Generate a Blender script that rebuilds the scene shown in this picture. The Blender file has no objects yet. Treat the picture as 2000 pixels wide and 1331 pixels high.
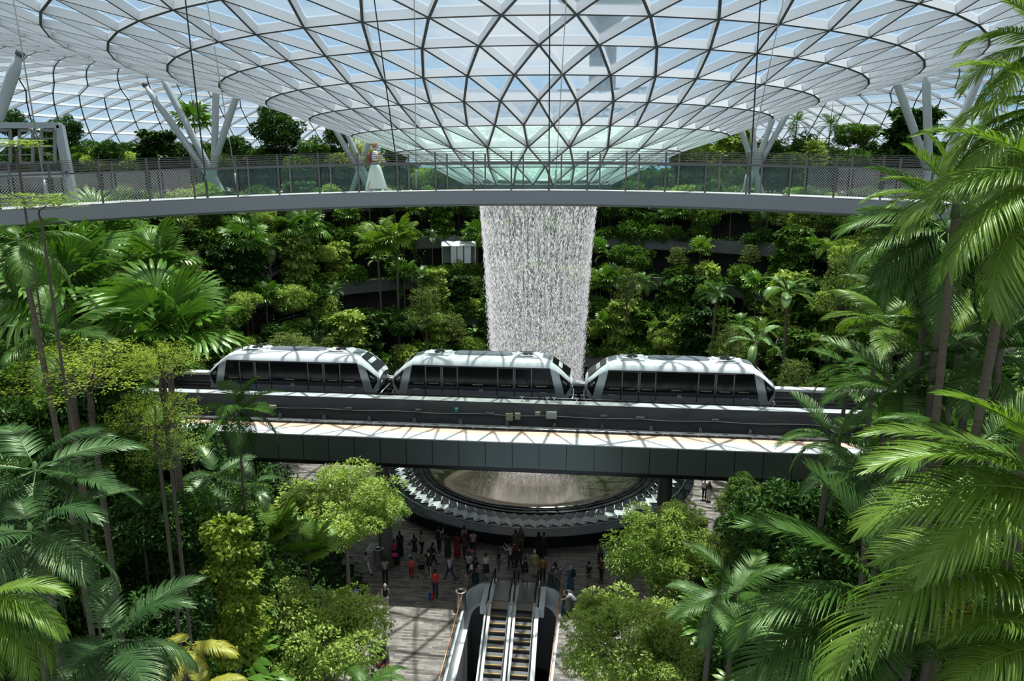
import bpy, math, random
import numpy as np
from mathutils import Vector, Matrix
R=math.radians
PI=math.pi
random.seed(7)
rng=np.random.default_rng(7)
C=bpy.context.scene.collection

# ------------------------------------------------------------------ camera
H=24.0; PITCH=R(12.7); FPX=1400.0
ct,st=math.cos(PITCH),math.sin(PITCH)
cam_d=bpy.data.cameras.new('camera'); cam=bpy.data.objects.new('camera',cam_d); C.objects.link(cam)
cam_d.sensor_width=36; cam_d.lens=36*FPX/2000; cam_d.clip_end=3000; cam_d.clip_start=.1
cam.location=(0,0,H); cam.rotation_euler=(PI/2-PITCH,0,0)
bpy.context.scene.camera=cam
def at(px,py,z=None,y=None,d=None):
    """survey helper: the place seen at a spot of the photo, on a level, a distance or a depth"""
    a=(665.5-py)/FPX
    r=Vector(((px-1000)/FPX, ct+a*st, -st+a*ct))
    if z is not None: t=(z-H)/r.z
    elif y is not None: t=y/r.y
    else: t=d
    return r*t+Vector((0,0,H))

XC,YC=2.0,56.2      # axis of the oculus and the fountain

# ------------------------------------------------------------------ helpers
def setp(o,label=None,cat=None,group=None,kind=None):
    if label: o['label']=label
    if cat: o['category']=cat
    if group: o['group']=group
    if kind: o['kind']=kind
    return o
def empty(name,loc=(0,0,0),rz=0,parent=None):
    o=bpy.data.objects.new(name,None); C.objects.link(o); o.location=loc; o.rotation_euler=(0,0,rz)
    o.empty_display_size=.2
    if parent: o.parent=parent
    return o
class MB:
    def __init__(s): s.v=[]; s.f=[]; s.m=[]; s.sm=[]
    def add(s,vs,fs,mi=0,smooth=False):
        n=len(s.v); s.v+= [tuple(p) for p in vs]
        for f in fs: s.f.append(tuple(i+n for i in f)); s.m.append(mi); s.sm.append(smooth)
    def box(s,c,size,M=None,mi=0,mis=None):
        x,y,z=[k/2 for k in size]
        vs=[Vector(c)+Vector((a*x,b*y,d*z)) for d in(-1,1) for b in(-1,1) for a in(-1,1)]
        if M: vs=[M@p for p in vs]
        fs=[(0,2,3,1),(4,5,7,6),(0,1,5,4),(2,6,7,3),(0,4,6,2),(1,3,7,5)]
        s.add(vs,fs,mi)
    def bar(s,a,b,w,h,up=Vector((0,0,1)),mi=0,mbot=None,ends=True):
        a=Vector(a);b=Vector(b); t=(b-a)
        if t.length<1e-6: return
        t.normalize(); sd=t.cross(up)
        if sd.length<1e-5: sd=t.cross(Vector((1,0,0)))
        sd.normalize(); u=sd.cross(t).normalized()
        vs=[p+sd*w/2*i+u*h/2*j for p in(a,b) for i,j in((-1,-1),(1,-1),(1,1),(-1,1))]
        n=len(s.v); s.v+=[tuple(p) for p in vs]
        fs=[(0,1,5,4),(1,2,6,5),(2,3,7,6),(3,0,4,7)]
        for k,f in enumerate(fs):
            s.f.append(tuple(i+n for i in f)); s.m.append(mbot if (mbot is not None and k==0) else mi); s.sm.append(False)
        if ends:
            for f in((3,2,1,0),(4,5,6,7)): s.f.append(tuple(i+n for i in f)); s.m.append(mi); s.sm.append(False)
    def tube(s,pts,rad,n=8,mi=0,caps=True):
        pts=[Vector(p) for p in pts]; k=len(pts)
        if not hasattr(rad,'__len__'): rad=[rad]*k
        base=len(s.v); prev=None
        for i,p in enumerate(pts):
            t=(pts[min(i+1,k-1)]-pts[max(i-1,0)]).normalized()
            if prev is None:
                a=t.cross(Vector((0,0,1)))
                if a.length<.05: a=t.cross(Vector((1,0,0)))
            else: a=prev-t*prev.dot(t)
            a.normalize(); prev=a; b=t.cross(a)
            for j in range(n):
                q=2*PI*j/n; s.v.append(tuple(p+(a*math.cos(q)+b*math.sin(q))*rad[i]))
        for i in range(k-1):
            for j in range(n):
                s.f.append((base+i*n+j,base+i*n+(j+1)%n,base+(i+1)*n+(j+1)%n,base+(i+1)*n+j)); s.m.append(mi); s.sm.append(True)
        if caps:
            s.f.append(tuple(base+j for j in range(n))[::-1]); s.m.append(mi); s.sm.append(False)
            s.f.append(tuple(base+(k-1)*n+j for j in range(n))); s.m.append(mi); s.sm.append(False)
    def lathe(s,prof,n=32,c=(0,0,0),mi=0,a0=0,a1=2*PI,smooth=True,mis=None):
        full=abs(a1-a0-2*PI)<1e-6; m=n if full else n+1; base=len(s.v); c=Vector(c)
        for (r,z) in prof:
            for j in range(m):
                q=a0+(a1-a0)*j/n; s.v.append((c.x+r*math.cos(q),c.y+r*math.sin(q),c.z+z))
        for i in range(len(prof)-1):
            for j in range(n):
                k=(j+1)%m if full else j+1
                s.f.append((base+i*m+j,base+i*m+k,base+(i+1)*m+k,base+(i+1)*m+j)); s.m.append(mis[i] if mis else mi); s.sm.append(smooth)
    def build(s,name,mats,parent=None,loc=None,M=None):
        me=bpy.data.meshes.new(name); vs=s.v
        me.from_pydata(vs,[],s.f)
        if not isinstance(mats,(list,tuple)): mats=[mats]
        for m in mats: me.materials.append(m)
        me.polygons.foreach_set('material_index',s.m); me.polygons.foreach_set('use_smooth',s.sm)
        o=bpy.data.objects.new(name,me); C.objects.link(o)
        if parent: o.parent=parent
        if loc: o.location=loc
        return o
def link(name,me,parent=None,M=None,mat=None):
    o=bpy.data.objects.new(name,me); C.objects.link(o)
    if parent: o.parent=parent
    if M is not None: o.matrix_local=M
    if mat is not None and len(me.materials):
        o.material_slots[0].link='OBJECT'; o.material_slots[0].material=mat
    return o

# ------------------------------------------------------------------ materials
def newmat(name):
    m=bpy.data.materials.new(name); m.use_nodes=True; nt=m.node_tree
    for n in list(nt.nodes): nt.nodes.remove(n)
    return m,nt,nt.nodes.new('ShaderNodeOutputMaterial')
def pbr(name,col,rough=.5,metal=0,noise=0,scale=3,spec=.5,emis=0,stretch=None,bump=0):
    m,nt,out=newmat(name); b=nt.nodes.new('ShaderNodeBsdfPrincipled')
    b.inputs['Base Color'].default_value=(*col,1); b.inputs['Roughness'].default_value=rough; b.inputs['Metallic'].default_value=metal
    b.inputs['Specular IOR Level'].default_value=spec
    if emis: b.inputs['Emission Color'].default_value=(*col,1); b.inputs['Emission Strength'].default_value=emis
    if noise or bump:
        tc=nt.nodes.new('ShaderNodeTexCoord'); mp=nt.nodes.new('ShaderNodeMapping'); nz=nt.nodes.new('ShaderNodeTexNoise')
        nz.inputs['Scale'].default_value=scale; nz.inputs['Detail'].default_value=5
        if stretch: mp.inputs['Scale'].default_value=stretch
        nt.links.new(tc.outputs['Object'],mp.inputs[0]); nt.links.new(mp.outputs[0],nz.inputs[0])
        if noise:
            mx=nt.nodes.new('ShaderNodeMix'); mx.data_type='RGBA'
            mx.inputs[6].default_value=(*[c*(1-noise) for c in col],1); mx.inputs[7].default_value=(*[min(1,c*(1+noise)) for c in col],1)
            nt.links.new(nz.outputs[0],mx.inputs[0]); nt.links.new(mx.outputs[2],b.inputs['Base Color'])
        if bump:
            bp=nt.nodes.new('ShaderNodeBump'); bp.inputs['Strength'].default_value=bump; nt.links.new(nz.outputs[0],bp.inputs['Height']); nt.links.new(bp.outputs[0],b.inputs['Normal'])
    nt.links.new(b.outputs[0],out.inputs[0]); return m
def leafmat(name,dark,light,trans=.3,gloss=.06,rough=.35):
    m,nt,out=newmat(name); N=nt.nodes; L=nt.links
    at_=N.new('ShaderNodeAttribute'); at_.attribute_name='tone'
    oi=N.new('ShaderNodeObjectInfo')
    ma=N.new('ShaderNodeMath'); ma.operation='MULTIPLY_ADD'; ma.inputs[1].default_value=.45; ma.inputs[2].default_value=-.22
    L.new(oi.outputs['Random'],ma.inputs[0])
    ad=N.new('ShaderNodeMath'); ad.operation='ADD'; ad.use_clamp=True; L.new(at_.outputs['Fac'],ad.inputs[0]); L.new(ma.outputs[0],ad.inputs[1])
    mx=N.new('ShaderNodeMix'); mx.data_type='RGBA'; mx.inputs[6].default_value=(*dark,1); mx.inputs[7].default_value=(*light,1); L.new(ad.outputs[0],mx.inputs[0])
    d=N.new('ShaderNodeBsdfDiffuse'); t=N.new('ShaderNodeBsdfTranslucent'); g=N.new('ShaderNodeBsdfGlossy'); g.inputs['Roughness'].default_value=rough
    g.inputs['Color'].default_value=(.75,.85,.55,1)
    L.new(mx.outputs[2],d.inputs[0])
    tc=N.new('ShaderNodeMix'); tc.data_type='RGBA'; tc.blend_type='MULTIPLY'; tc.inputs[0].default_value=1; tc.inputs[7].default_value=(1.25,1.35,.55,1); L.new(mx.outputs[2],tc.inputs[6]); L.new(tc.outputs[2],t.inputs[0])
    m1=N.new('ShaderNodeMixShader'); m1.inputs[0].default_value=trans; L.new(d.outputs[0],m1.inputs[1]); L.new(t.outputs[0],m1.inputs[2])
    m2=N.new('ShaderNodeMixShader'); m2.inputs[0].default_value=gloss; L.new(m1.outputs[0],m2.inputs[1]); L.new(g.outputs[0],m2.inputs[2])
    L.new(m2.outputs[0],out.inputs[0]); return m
def glassmat(name,tint,refl=1.0,body=None,bodyfac=0,ior=1.45,wav=0):
    m,nt,out=newmat(name); N=nt.nodes; L=nt.links
    tr=N.new('ShaderNodeBsdfTransparent'); tr.inputs[0].default_value=(*tint,1)
    gl=N.new('ShaderNodeBsdfGlossy'); gl.inputs['Roughness'].default_value=.04
    fr=N.new('ShaderNodeFresnel'); fr.inputs[0].default_value=ior
    mu=N.new('ShaderNodeMath'); mu.operation='MULTIPLY'; mu.inputs[1].default_value=refl; mu.use_clamp=True; L.new(fr.outputs[0],mu.inputs[0])
    mx=N.new('ShaderNodeMixShader'); L.new(mu.outputs[0],mx.inputs[0]); L.new(tr.outputs[0],mx.inputs[1]); L.new(gl.outputs[0],mx.inputs[2])
    last=mx
    if body:
        df=N.new('ShaderNodeBsdfDiffuse'); df.inputs[0].default_value=(*body,1); tl=N.new('ShaderNodeBsdfTranslucent'); tl.inputs[0].default_value=(*body,1)
        a=N.new('ShaderNodeMixShader'); a.inputs[0].default_value=.6; L.new(df.outputs[0],a.inputs[1]); L.new(tl.outputs[0],a.inputs[2])
        b=N.new('ShaderNodeMixShader'); b.inputs[0].default_value=bodyfac; L.new(mx.outputs[0],b.inputs[1]); L.new(a.outputs[0],b.inputs[2]); last=b
        if wav:
            tc=N.new('ShaderNodeTexCoord'); nz=N.new('ShaderNodeTexNoise'); nz.inputs['Scale'].default_value=wav; nz.inputs['Detail'].default_value=6; nz.inputs['Distortion'].default_value=1.5
            L.new(tc.outputs['Object'],nz.inputs[0]); cr=N.new('ShaderNodeMapRange'); cr.inputs[1].default_value=.42; cr.inputs[2].default_value=.66; cr.inputs[3].default_value=bodyfac*.65; cr.inputs[4].default_value=min(1,bodyfac*1.5)
            L.new(nz.outputs[0],cr.inputs[0]); L.new(cr.outputs[0],b.inputs[0])
    L.new(last.outputs[0],out.inputs[0]); return m

M={}
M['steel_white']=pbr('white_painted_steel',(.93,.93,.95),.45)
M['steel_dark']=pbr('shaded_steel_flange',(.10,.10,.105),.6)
M['strut']=pbr('pale_green_grey_steel',(.42,.46,.47),.45)
M['glass_roof']=glassmat('roof_glass',(.80,.91,.97),.9,(.55,.75,.95),.02)
M['glass_wet']=glassmat('wet_roof_glass',(.72,.90,.86),.9,(.62,.86,.80),.42,wav=1.6)
M['glass_rail']=glassmat('balustrade_glass',(.80,.90,.86),.5,(.35,.5,.45),.05)
M['glass_clear']=glassmat('pane_glass',(.8,.92,.9),.8,(.4,.6,.58),.05)
M['bridge_beam']=pbr('bridge_painted_beam',(.26,.26,.265),.5,.1,.06,.8)
M['bridge_deck']=pbr('bridge_deck',(.55,.53,.5),.6,0,.1,3)
M['inox']=pbr('brushed_stainless',(.62,.61,.58),.3,.9)
M['post']=pbr('bronze_grey_post',(.13,.12,.11),.45,.5)
M['cable_dark']=pbr('dark_cable',(.03,.03,.03),.4,.5)
M['cable_light']=pbr('steel_cable',(.45,.43,.40),.35,.7)
M['concrete']=pbr('planter_concrete',(.125,.125,.13),.85,0,.35,.7,stretch=(1,1,2.2))
M['concrete_dark']=pbr('recess_dark',(.02,.02,.022),.9)
M['recess']=pbr('dark_recess_wall',(.035,.034,.032),.9,0,.8,.6)
M['soil']=pbr('soil',(.02,.024,.012),1,0,.5,1)
M['conc_light']=pbr('pale_concrete',(.42,.41,.39),.8,0,.15,1.2)
M['ledge_white']=pbr('white_ledge_panel',(.76,.75,.74),.5,0,.04,2)
M['ledge_tan']=pbr('tan_walkway',(.66,.46,.33),.8,0,.12,3)
M['track_dark']=pbr('track_bed_dark',(.028,.029,.03),.8,0,.4,2)
M['barrier']=pbr('stained_concrete_barrier',(.10,.10,.10),.85,0,.6,1.1,stretch=(.5,2,2))
M['barrier_top']=pbr('barrier_top',(.45,.45,.44),.8,0,.3,1.5)
M['rail_metal']=pbr('rail_metal',(.35,.35,.35),.35,.8)
M['fascia']=pbr('grey_green_cladding',(.15,.17,.16),.35,.5,.08,.5)
M['box_tan']=pbr('tan_box',(.55,.43,.30),.6)
M['box_cream']=pbr('cream_box',(.62,.62,.54),.6)
M['box_teal']=pbr('teal_sign',(.08,.35,.30),.6)
M['pillar']=pbr('painted_pillar',(.16,.15,.13),.6,0,.1,1)
M['train_white']=pbr('train_white_paint',(.86,.87,.88),.25)
M['train_silver']=pbr('train_silver_paint',(.50,.52,.54),.3,.6)
M['train_band']=pbr('train_dark_band',(.05,.055,.065),.3,.2)
M['train_skirt']=pbr('train_grey_skirt',(.20,.205,.21),.4,.3)
M['train_glass']=pbr('train_tinted_glass',(.006,.007,.008),.12,0,spec=.3)
M['train_roofpad']=pbr('train_roof_grey',(.22,.24,.27),.35,.3)
M['white_paint']=pbr('white_lettering',(.85,.85,.85),.5)
M['red_paint']=pbr('red_mark',(.6,.03,.02),.5)
M['black_rubber']=pbr('black_rubber',(.012,.012,.013),.45)
M['black']=pbr('black_enamel',(.01,.01,.011),.25)
M['granite']=pbr('polished_black_granite',(.012,.014,.017),.16,0,.5,1.2,spec=.22)
M['bowl']=pbr('bronze_mirror_bowl',(.55,.49,.40),.12,.9,.25,.35)
M['white_gloss']=pbr('white_panel',(.9,.9,.9),.35)
M['copper']=pbr('copper_handrail',(.55,.22,.12),.35,.6)
M['step']=pbr('escalator_tread',(.30,.29,.29),.4,.7,.1,8)
M['riser']=pbr('escalator_riser',(.045,.045,.045),.5,.5)
M['yellow']=pbr('yellow_step_edge',(.75,.42,.03),.6)
M['void']=pbr('lower_hall_dark',(.012,.012,.014),.6)
M['grey_wall']=pbr('grey_soffit',(.28,.27,.27),.7)
M['tent']=pbr('white_canvas',(.75,.76,.78),.8)
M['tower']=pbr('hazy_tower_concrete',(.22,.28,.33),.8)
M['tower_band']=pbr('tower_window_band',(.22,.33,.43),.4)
M['bark']=pbr('bark',(.10,.075,.05),.9,0,.4,4)
M['bark_pale']=pbr('pale_bark',(.22,.18,.13),.9,0,.35,5)
M['palm_trunk']=pbr('ringed_palm_trunk',(.13,.10,.065),.9,0,.5,6,stretch=(.3,.3,4))
M['green_trunk']=pbr('green_crownshaft',(.07,.13,.03),.5)
M['rachis']=pbr('frond_rib',(.22,.26,.07),.5)
def brickfloor():
    m,nt,out=newmat('stone_strip_paving'); N=nt.nodes; L=nt.links
    tc=N.new('ShaderNodeTexCoord'); mp=N.new('ShaderNodeMapping'); mp.inputs['Rotation'].default_value=(0,0,R(6)); L.new(tc.outputs['Object'],mp.inputs[0])
    br=N.new('ShaderNodeTexBrick'); L.new(mp.outputs[0],br.inputs[0])
    br.inputs['Color1'].default_value=(.33,.285,.235,1); br.inputs['Color2'].default_value=(.10,.088,.078,1); br.inputs['Mortar'].default_value=(.10,.095,.09,1)
    br.inputs['Scale'].default_value=1; br.inputs['Brick Width'].default_value=.9; br.inputs['Row Height'].default_value=.13; br.inputs['Mortar Size'].default_value=.008; br.inputs['Bias'].default_value=-.1
    nz=N.new('ShaderNodeTexNoise'); nz.inputs['Scale'].default_value=2.5; nz.inputs['Detail'].default_value=6; L.new(mp.outputs[0],nz.inputs[0])
    mx=N.new('ShaderNodeMix'); mx.data_type='RGBA'; mx.blend_type='OVERLAY'; mx.inputs[0].default_value=.7; L.new(br.outputs[0],mx.inputs[6]); L.new(nz.outputs[0],mx.inputs[7])
    b=N.new('ShaderNodeBsdfPrincipled'); b.inputs['Roughness'].default_value=.5; b.inputs['Specular IOR Level'].default_value=.3; L.new(mx.outputs[2],b.inputs['Base Color']); L.new(b.outputs[0],out.inputs[0]); return m
M['paving']=brickfloor()
LM={}
LM['broad']=leafmat('broadleaf_green',(.022,.060,.008),(.13,.25,.032),.3,.03,.45)
LM['dark']=leafmat('dark_evergreen_leaf',(.010,.034,.007),(.055,.13,.022),.22,.03,.45)
LM['bright']=leafmat('bright_yellow_green_leaf',(.13,.22,.035),(.50,.60,.15),.38,.03)
LM['yellow']=leafmat('yellow_leaf',(.17,.23,.02),(.58,.58,.07),.4,.03)
LM['lime']=leafmat('lime_yellow_leaf',(.12,.19,.02),(.52,.58,.08),.4,.03)
LM['olive']=leafmat('olive_feathery_leaf',(.06,.10,.02),(.25,.31,.08),.35,.02,.5)
LM['palm']=leafmat('feather_palm_leaf',(.016,.050,.009),(.095,.20,.028),.28,.05,.35)
LM['palmlit']=leafmat('sunlit_palm_leaf',(.035,.105,.010),(.24,.36,.045),.36,.05,.35)  # lighter copy of the palm green, sunlight put into the colour
LM['palmblue']=leafmat('bluish_palm_leaf',(.022,.060,.020),(.085,.17,.050),.24,.06,.35)
LM['palmyellow']=leafmat('yellowed_palm_leaf',(.30,.28,.03),(.62,.55,.10),.4,.06)
LM['fan']=leafmat('fan_palm_leaf',(.030,.09,.010),(.15,.29,.04),.3,.055,.35)
LM['pale']=leafmat('pale_paddle_leaf',(.08,.16,.05),(.22,.34,.12),.3,.04)

# ------------------------------------------------------------------ foliage mesh arrays
class FM:
    """foliage arrays: points, quads/tris, tone per point"""
    def __init__(s): s.V=[]; s.F=[]; s.T=[]; s.n=0
    def add(s,V,F,T):
        V=np.asarray(V,float).reshape(-1,3); s.V.append(V); s.F.append(np.asarray(F)+s.n); s.T.append(np.broadcast_to(np.asarray(T,float),(len(V),)) if np.ndim(T)<1 else np.asarray(T,float)); s.n+=len(V)
    def mesh(s,name,mats,smooth=True,extra=None):
        V=np.concatenate(s.V); T=np.concatenate(s.T)
        quads=[f for f in s.F if f.shape[1]==4]; tris=[f for f in s.F if f.shape[1]==3]
        nq=sum(len(f) for f in quads); ntr=sum(len(f) for f in tris)
        idx=np.concatenate([f.ravel() for f in quads]+[f.ravel() for f in tris]).astype(np.int32)
        starts=np.concatenate([np.arange(nq)*4, nq*4+np.arange(ntr)*3]).astype(np.int32)
        me=bpy.data.meshes.new(name); me.vertices.add(len(V)); me.vertices.foreach_set('co',V.astype(np.float32).ravel())
        me.loops.add(len(idx)); me.loops.foreach_set('vertex_index',idx); me.polygons.add(nq+ntr); me.polygons.foreach_set('loop_start',starts)
        me.update(calc_edges=True)
        if smooth: me.polygons.foreach_set('use_smooth',np.ones(nq+ntr,bool))
        a=me.attributes.new('tone','FLOAT','POINT'); a.data.foreach_set('value',T.astype(np.float32))
        for m in (mats if isinstance(mats,(list,tuple)) else [mats]): me.materials.append(m)
        return me
    def merge(s,o,Mx,scale_t=0):
        A=np.array(Mx); V=np.concatenate(o.V)@A[:3,:3].T+A[:3,3]; T=np.concatenate(o.T)+scale_t
        for f in o.F: s.F.append(f+s.n)
        s.V.append(V); s.T.append(T); s.n+=len(V)
def nrm(a): return a/np.maximum(np.linalg.norm(a,axis=-1,keepdims=True),1e-9)
def leaves(fm,P,D,N,L,W,T):
    """folded rhombic leaves: base P, direction D, blade normal N"""
    P=np.asarray(P);D=nrm(D);N=nrm(N-(N*D).sum(-1,keepdims=True)*D);S=np.cross(D,N); n=len(P)
    L=np.broadcast_to(L,(n,))[:,None];W=np.broadcast_to(W,(n,))[:,None]
    V=np.stack([P,P+D*L*.45+S*W*.5+N*W*.12,P+D*L-N*L*.12,P+D*L*.45-S*W*.5+N*W*.12],1)
    b=np.arange(n)[:,None]*4
    F=np.concatenate([b+np.array([[0,1,2]]),b+np.array([[0,2,3]])])
    fm.add(V.reshape(-1,3),F,np.repeat(np.broadcast_to(T,(n,)),4))
def sph(n,r=rng):
    return nrm(r.normal(size=(n,3)))
def crown_blobs(seed,n,blobs,size,leaf=.14,spread=(1,1,.8),up=.5):
    """bushy crown in a unit radius: leaves on the skins of many small clumps"""
    r=np.random.default_rng(seed); fm=FM()
    c=nrm(r.normal(size=(blobs,3)))*(r.uniform(.25,1,size=(blobs,1))**.5)*np.array(spread)*(1-size*.7)
    c[:,2]=np.where(c[:,2]<-.35,-.35+.3*(c[:,2]+.35),c[:,2])
    k=r.integers(0,blobs,n); rad=size*r.uniform(.6,1.15,blobs)
    d=nrm(r.normal(size=(n,3))+np.array([0,0,.35])); P=c[k]+d*(rad[k]*r.uniform(.75,1.05,n))[:,None]*np.array([1,1,.7])
    D=nrm(d+r.normal(size=(n,3))*.5+np.array([0,0,-.25])); N=nrm(r.normal(size=(n,3))*.55+np.array([0,0,1])*up+d*.6)
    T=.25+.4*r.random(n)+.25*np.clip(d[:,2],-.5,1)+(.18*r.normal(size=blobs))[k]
    leaves(fm,P,D,N,leaf*r.uniform(.7,1.3,n),leaf*.5*r.uniform(.7,1.2,n),T)
    return fm,c
def crown_layers(seed,n,layers,leaf=.07,height=1.1):
    """flat spreading tiers of small leaves around radius one"""
    r=np.random.default_rng(seed); fm=FM(); cs=[]
    for i in range(layers):
        z=height*(i/(max(1,layers-1))-.5); R0=(1-.55*(i/layers)**1.3)*r.uniform(.8,1.05); m=int(n/layers*R0)
        arms=r.integers(6,10); a=r.uniform(0,2*PI); 
        ang=a+2*PI*r.integers(0,arms,m)/arms+r.normal(size=m)*.17
        rr=R0*np.sqrt(r.random(m))*(.86+.14*np.cos(arms*(ang-a)))
        gap=(np.sin(ang*13+i)*np.sin(rr*17+ang*2+i*3)+.35*r.normal(size=m))>-.25
        ang=ang[gap];rr=rr[gap];m=len(rr)
        P=np.stack([rr*np.cos(ang),rr*np.sin(ang),z+.10*rr**2+r.normal(size=m)*.035+.05*np.sin(ang*3+i)+.03*np.sin(ang*11)],1)
        cs+= [(R0*.7*math.cos(a+2*PI*q/arms),R0*.7*math.sin(a+2*PI*q/arms),z) for q in range(arms)]
        D=nrm(r.normal(size=(m,3))*np.array([1,1,.4])); N=nrm(r.normal(size=(m,3))*.4+np.array([0,0,1]))
        leaves(fm,P,D,N,leaf*r.uniform(.6,1.3,m),leaf*.55,.3+.5*r.random(m))
    return fm,np.array(cs)
def crown_column(seed,n,leaf=.12,taper=.35,bump=6,wid=.26):
    """upright column of leaves, radius one third of the height one"""
    r=np.random.default_rng(seed); fm=FM(); z=r.random(n); a=r.uniform(0,2*PI,n)
    R0=(wid*(1-taper*z))*(1+.28*np.sin(z*31+a*2)+.2*np.sin(z*17-a*3))*r.uniform(.55,1.1,n)
    P=np.stack([R0*np.cos(a),R0*np.sin(a),z],1); d=np.stack([np.cos(a),np.sin(a),.2+0*a],1)
    leaves(fm,P,nrm(d+r.normal(size=(n,3))*.5+np.array([0,0,-.35])),nrm(np.array([0,0,1])+d*.7+r.normal(size=(n,3))*.4),leaf*r.uniform(.6,1.2,n)*.35,leaf*.2,.2+.6*r.random(n)*(.6+.4*np.sin(z*25)**2))
    return fm
def frond(seed,pairs,segs,droop=1.0,ll=.33,hang=.5,w=.022,pet=.14,fold=True,lift=.25):
    """feather frond of unit length along +X, up is +Z"""
    r=np.random.default_rng(seed); fm=FM(); K=24; pos=np.zeros((K+1,3)); tan=np.zeros((K+1,3)); 
    for i in range(K+1):
        s=i/K; th=-droop*s**1.25; tan[i]=(math.cos(th),0,math.sin(th))
        if i: pos[i]=pos[i-1]+(tan[i]+tan[i-1])/2/K
    # rib
    ring=[]
    for i in range(0,K+1,2):
        q=.011*(1-.85*i/K); n=np.array([-tan[i][2],0,tan[i][0]])
        ring.append([pos[i]+n*q,pos[i]+np.array([0,q*.8,0])-n*q*.4,pos[i]-np.array([0,q*.8,0])-n*q*.4])
    V=np.array(ring).reshape(-1,3); F=[]
    for i in range(len(ring)-1):
        for j in range(3): F.append((i*3+j,i*3+(j+1)%3,i*3+3+(j+1)%3,i*3+3+j))
    fm.add(V,np.array(F),.95)
    S=pet+(1-pet)*(np.arange(pairs)+.5)/pairs
    for side in(-1,1):
        s=np.clip(S+r.normal(size=pairs)*.003,0,.999); ii=s*K; i0=ii.astype(int); fr=(ii-i0)[:,None]
        P=pos[i0]*(1-fr)+pos[i0+1]*fr; T=nrm(tan[i0]*(1-fr)+tan[i0+1]*fr); U=np.stack([-T[:,2],0*s,T[:,0]],1)
        u=(s-pet)/(1-pet); L=ll*(.45+1.0*np.sin(PI*np.clip(u*.82+.12,0,1))**.8*.62)*(1-.45*u**3)*r.uniform(.93,1.05,pairs)
        a=np.radians(68-42*u+r.normal(size=pairs)*3)[:,None]
        D=T*np.cos(a)+np.array([[0,side,0]])*np.sin(a)+U*(lift*(1-.3*u[:,None])+r.normal(size=(pairs,1))*.04); D=nrm(D)
        W=w*(1-.35*u)*r.uniform(.85,1.1,pairs)
        st_=[]; p=P.copy(); d=D.copy()
        for j in range(segs+1):
            q=j/segs; ww=W*( .55+.9*q if q<.35 else (1-q)**.6*1.14 )
            if j==segs: ww=W*.04
            wv=nrm(T-(T*d).sum(1,keepdims=True)*d); nv=np.cross(d,wv)*(side)
            nv=np.where(nv[:,2:3]<0,-nv,nv)
            if fold: st_+= [p-wv*ww[:,None]/2-nv*ww[:,None]*.22, p+nv*ww[:,None]*.1, p+wv*ww[:,None]/2-nv*ww[:,None]*.22]
            else: st_+= [p-wv*ww[:,None]/2, p+wv*ww[:,None]/2]
            p=p+d*(L/segs)[:,None]; d=nrm(d+np.array([0,0,-1])*hang/segs*(.5+q))
        A=np.stack(st_,1); c=3 if fold else 2; m=A.shape[1]
        base=np.arange(pairs)[:,None,None]*m; q=[]
        for j in range(segs):
            for k in range(c-1): q.append([j*c+k,j*c+k+1,(j+1)*c+k+1,(j+1)*c+k])
        F=(base+np.array(q)[None]).reshape(-1,4)
        tt=np.repeat((.35+.3*r.random(pairs)+.15*u)[:,None],m,1)
        fm.add(A.reshape(-1,3),F,tt.ravel())
    return fm
def fanleaf(seed,n=30,pet=.75,span=155,droop=.35,cut=.55):
    """fan palm leaf: stalk along +X, pleated blade of radius one beyond it"""
    r=np.random.default_rng(seed); fm=FM()
    q=.014; V=[];F=[]
    for i in range(5):
        x=pet*i/4; V+=[(x,0,q-.05*(i/4)**2),(x,q,-q-.05*(i/4)**2),(x,-q,-q-.05*(i/4)**2)]
    for i in range(4):
        for j in range(3): F.append((i*3+j,i*3+(j+1)%3,i*3+3+(j+1)%3,i*3+3+j))
    fm.add(V,np.array(F),.9)
    hub=np.array([pet,0,-.05]); m=2*n; A=np.radians(np.linspace(-span,span,m+1)); 
    def pt(a,rad,z): return hub+np.array([rad*math.cos(a),rad*math.sin(a),z-.30*droop*rad*rad-(.18*abs(math.sin(a/2)))*rad])
    for i in range(n):
        a0,a1,a2=A[2*i],A[2*i+1],A[2*i+2]; Rr=(1-.25*(abs(a1)/math.radians(span))**2)*r.uniform(.93,1.05); tw=r.normal()*.05
        vs=[]
        for rad,z,wd in((.04,0,1),(cut*.6,.022,1),(cut,.03,1),(.80,.02,.62),(.93,-.03,.3),(1.0,-.08,.03)):
            ra=rad*Rr; dz=-droop*max(0,(rad-cut))**1.6*1.1; k=wd
            vs+=[pt(a1+(a0-a1)*k+tw*rad,ra,dz),pt(a1+tw*rad,ra,z+dz),pt(a1+(a2-a1)*k+tw*rad,ra,dz)]
        F=[]
        for j in range(5):
            for k in range(2): F.append((j*3+k,j*3+k+1,j*3+4+k,j*3+3+k))
        t=.35+.35*r.random(); fm.add(vs,np.array(F),[t-.05]*9+[t+.1]*6+[t+.2]*3)
    return fm
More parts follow.
